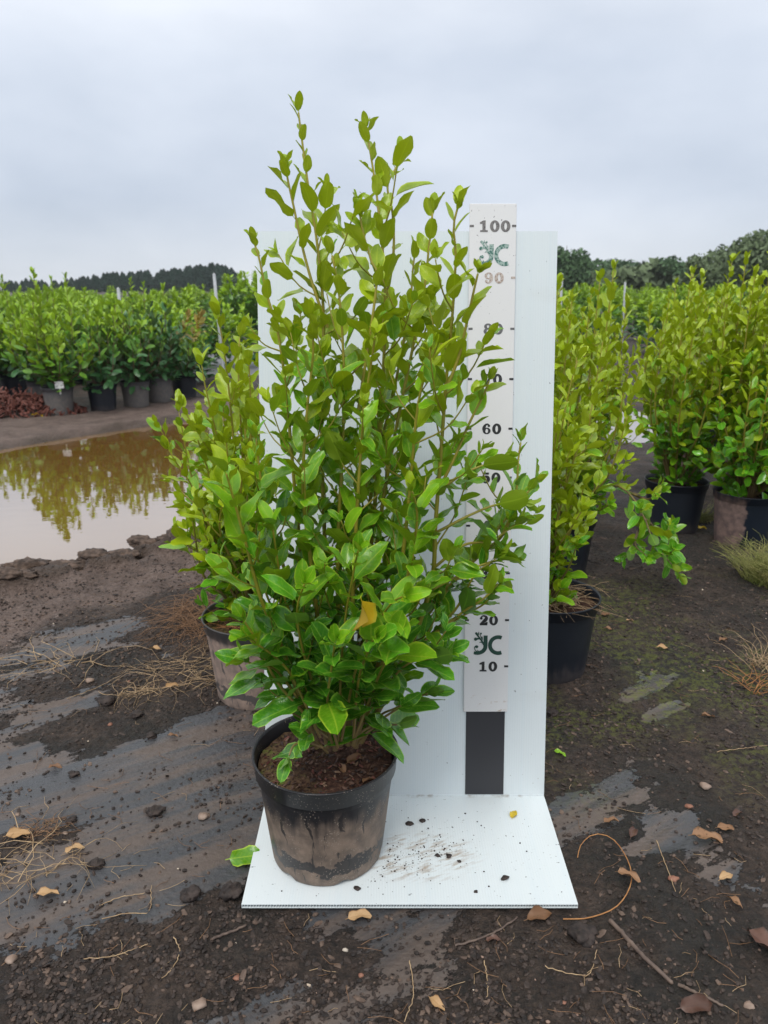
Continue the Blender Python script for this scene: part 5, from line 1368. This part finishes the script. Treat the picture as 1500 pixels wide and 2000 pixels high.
chip_field('bark_chips', 4200, (.0020, .0062), [(D1, .40), (D2, .47), (D3, .13)], .28, None, (-.60, 1.8), lambda m, s, x, y: .12 + .8 * (1 - m) * (1 - .6 * s), 6, 2.6)
chip_field('grit', 150, (.0012, .0034), [(D3, .45), (D4, .4), (D5, .15)], .7, None, (-.60, 1.9), lambda m, s, x, y: .4 + .6 * (1 - m), 7, 1.4)
# fine fibres lying flat
npr = np.random.RandomState(31); mbf = MB(); cnt = 0
while cnt < 420:
    y = -.58 + 1.7 * npr.rand() ** 1.6; x = npr.uniform(-1, 1) * (.5 * (y + CAM_D) + .1)
    if abs(x - BXC) < BW / 2 + .03 and -BD - .03 < y < .05: continue
    a = npr.uniform(0, 6.28); l = npr.uniform(.012, .06); q = []
    for s in range(4):
        q.append((x, y, hz(x, y) + .003)); a += npr.normal(0, .4); x += l / 3 * math.cos(a); y += l / 3 * math.sin(a)
    mbf.add(*tube_vf(q, .0005, 3), m=int(npr.rand() > .6)); cnt += 1
link('root_litter', mbf.mesh('root_litter', [M['straw_brown'], M['straw']]), kind='stuff')

# red bark heap by the laurels, and the tag on the pot
g = G(15, 806); mbk = MB(); npr = np.random.RandomState(3)
for i in range(900):
    r_, a = .55 * math.sqrt(npr.rand()), npr.uniform(0, 6.28); x, y = r_ * math.cos(a) * 1.25, r_ * math.sin(a) * .6
    z = .13 * max(0, 1 - (r_ / .55) ** 2) * (1 + .3 * npr.normal()) + .01
    ax_, bx_ = npr.normal(size=3), npr.normal(size=3); Rr = frame(ax_, bx_)
    mbk.box((x, y, z), (npr.uniform(.006, .014), npr.uniform(.012, .04), .003), 0, Rr)
link('bark_heap', mbk.mesh('bark_heap', [M['bark_red']], False), None, (g[0], g[1], hz(g[0], g[1])), None, 'heap of reddish bark mulch beside the laurel pots', 'bark heap')
k = NT('tag_white'); v = k.coord('Object')
tagm = k.fin(k.mix(k.step(k.noise(k.coord('Object', (40, 40, 90)), 1.0, 3), .55, .62), (.75, .74, .72), (.2, .18, .17)), .5)
g = G(118, 808)
mb = MB(); mb.box((0, 0, .03), (.038, .0012, .03)); mb.box((0, .001, -.02), (.006, .001, .03))
link('plant_label', mb.mesh('plant_label', [tagm], False), None, (g[0] + .07, g[1] - .118, hz(g[0], g[1]) + .232), None, 'white plant label stuck in the tagged grey pot', 'plant label')
print('objects', len(bpy.data.objects))

# ------------------------------------------------------------------ damp air over the field
HZ = 0.0005
bpy.context.view_layer.update()
TOPZ = max((o.matrix_world @ Vector(c)).z for o in COL.objects if o.type == 'MESH' and o.name.startswith(('crown', 'conifer', 'trunk')) for c in o.bound_box) + .8
k = NT('haze'); k.t.nodes.remove(k.b)
pv = k.n('VolumePrincipled'); pv.inputs['Density'].default_value = HZ; pv.inputs['Color'].default_value = (0.93, 0.96, 1.0, 1); pv.inputs['Anisotropy'].default_value = 0.1
k.l(pv.outputs[0], k.out.inputs['Volume'])
x0, x1, y0, y1 = gx[0] - 5, gx[-1] + 5, gy[0] - 5, gy[-1] + 5
mb = MB(); mb.box(((x0 + x1) / 2, (y0 + y1) / 2, (TOPZ - 1.2) / 2), ((x1 - x0) / 2, (y1 - y0) / 2, (TOPZ + 1.2) / 2))
link('haze', mb.mesh('haze', [k.m], False), kind='stuff')
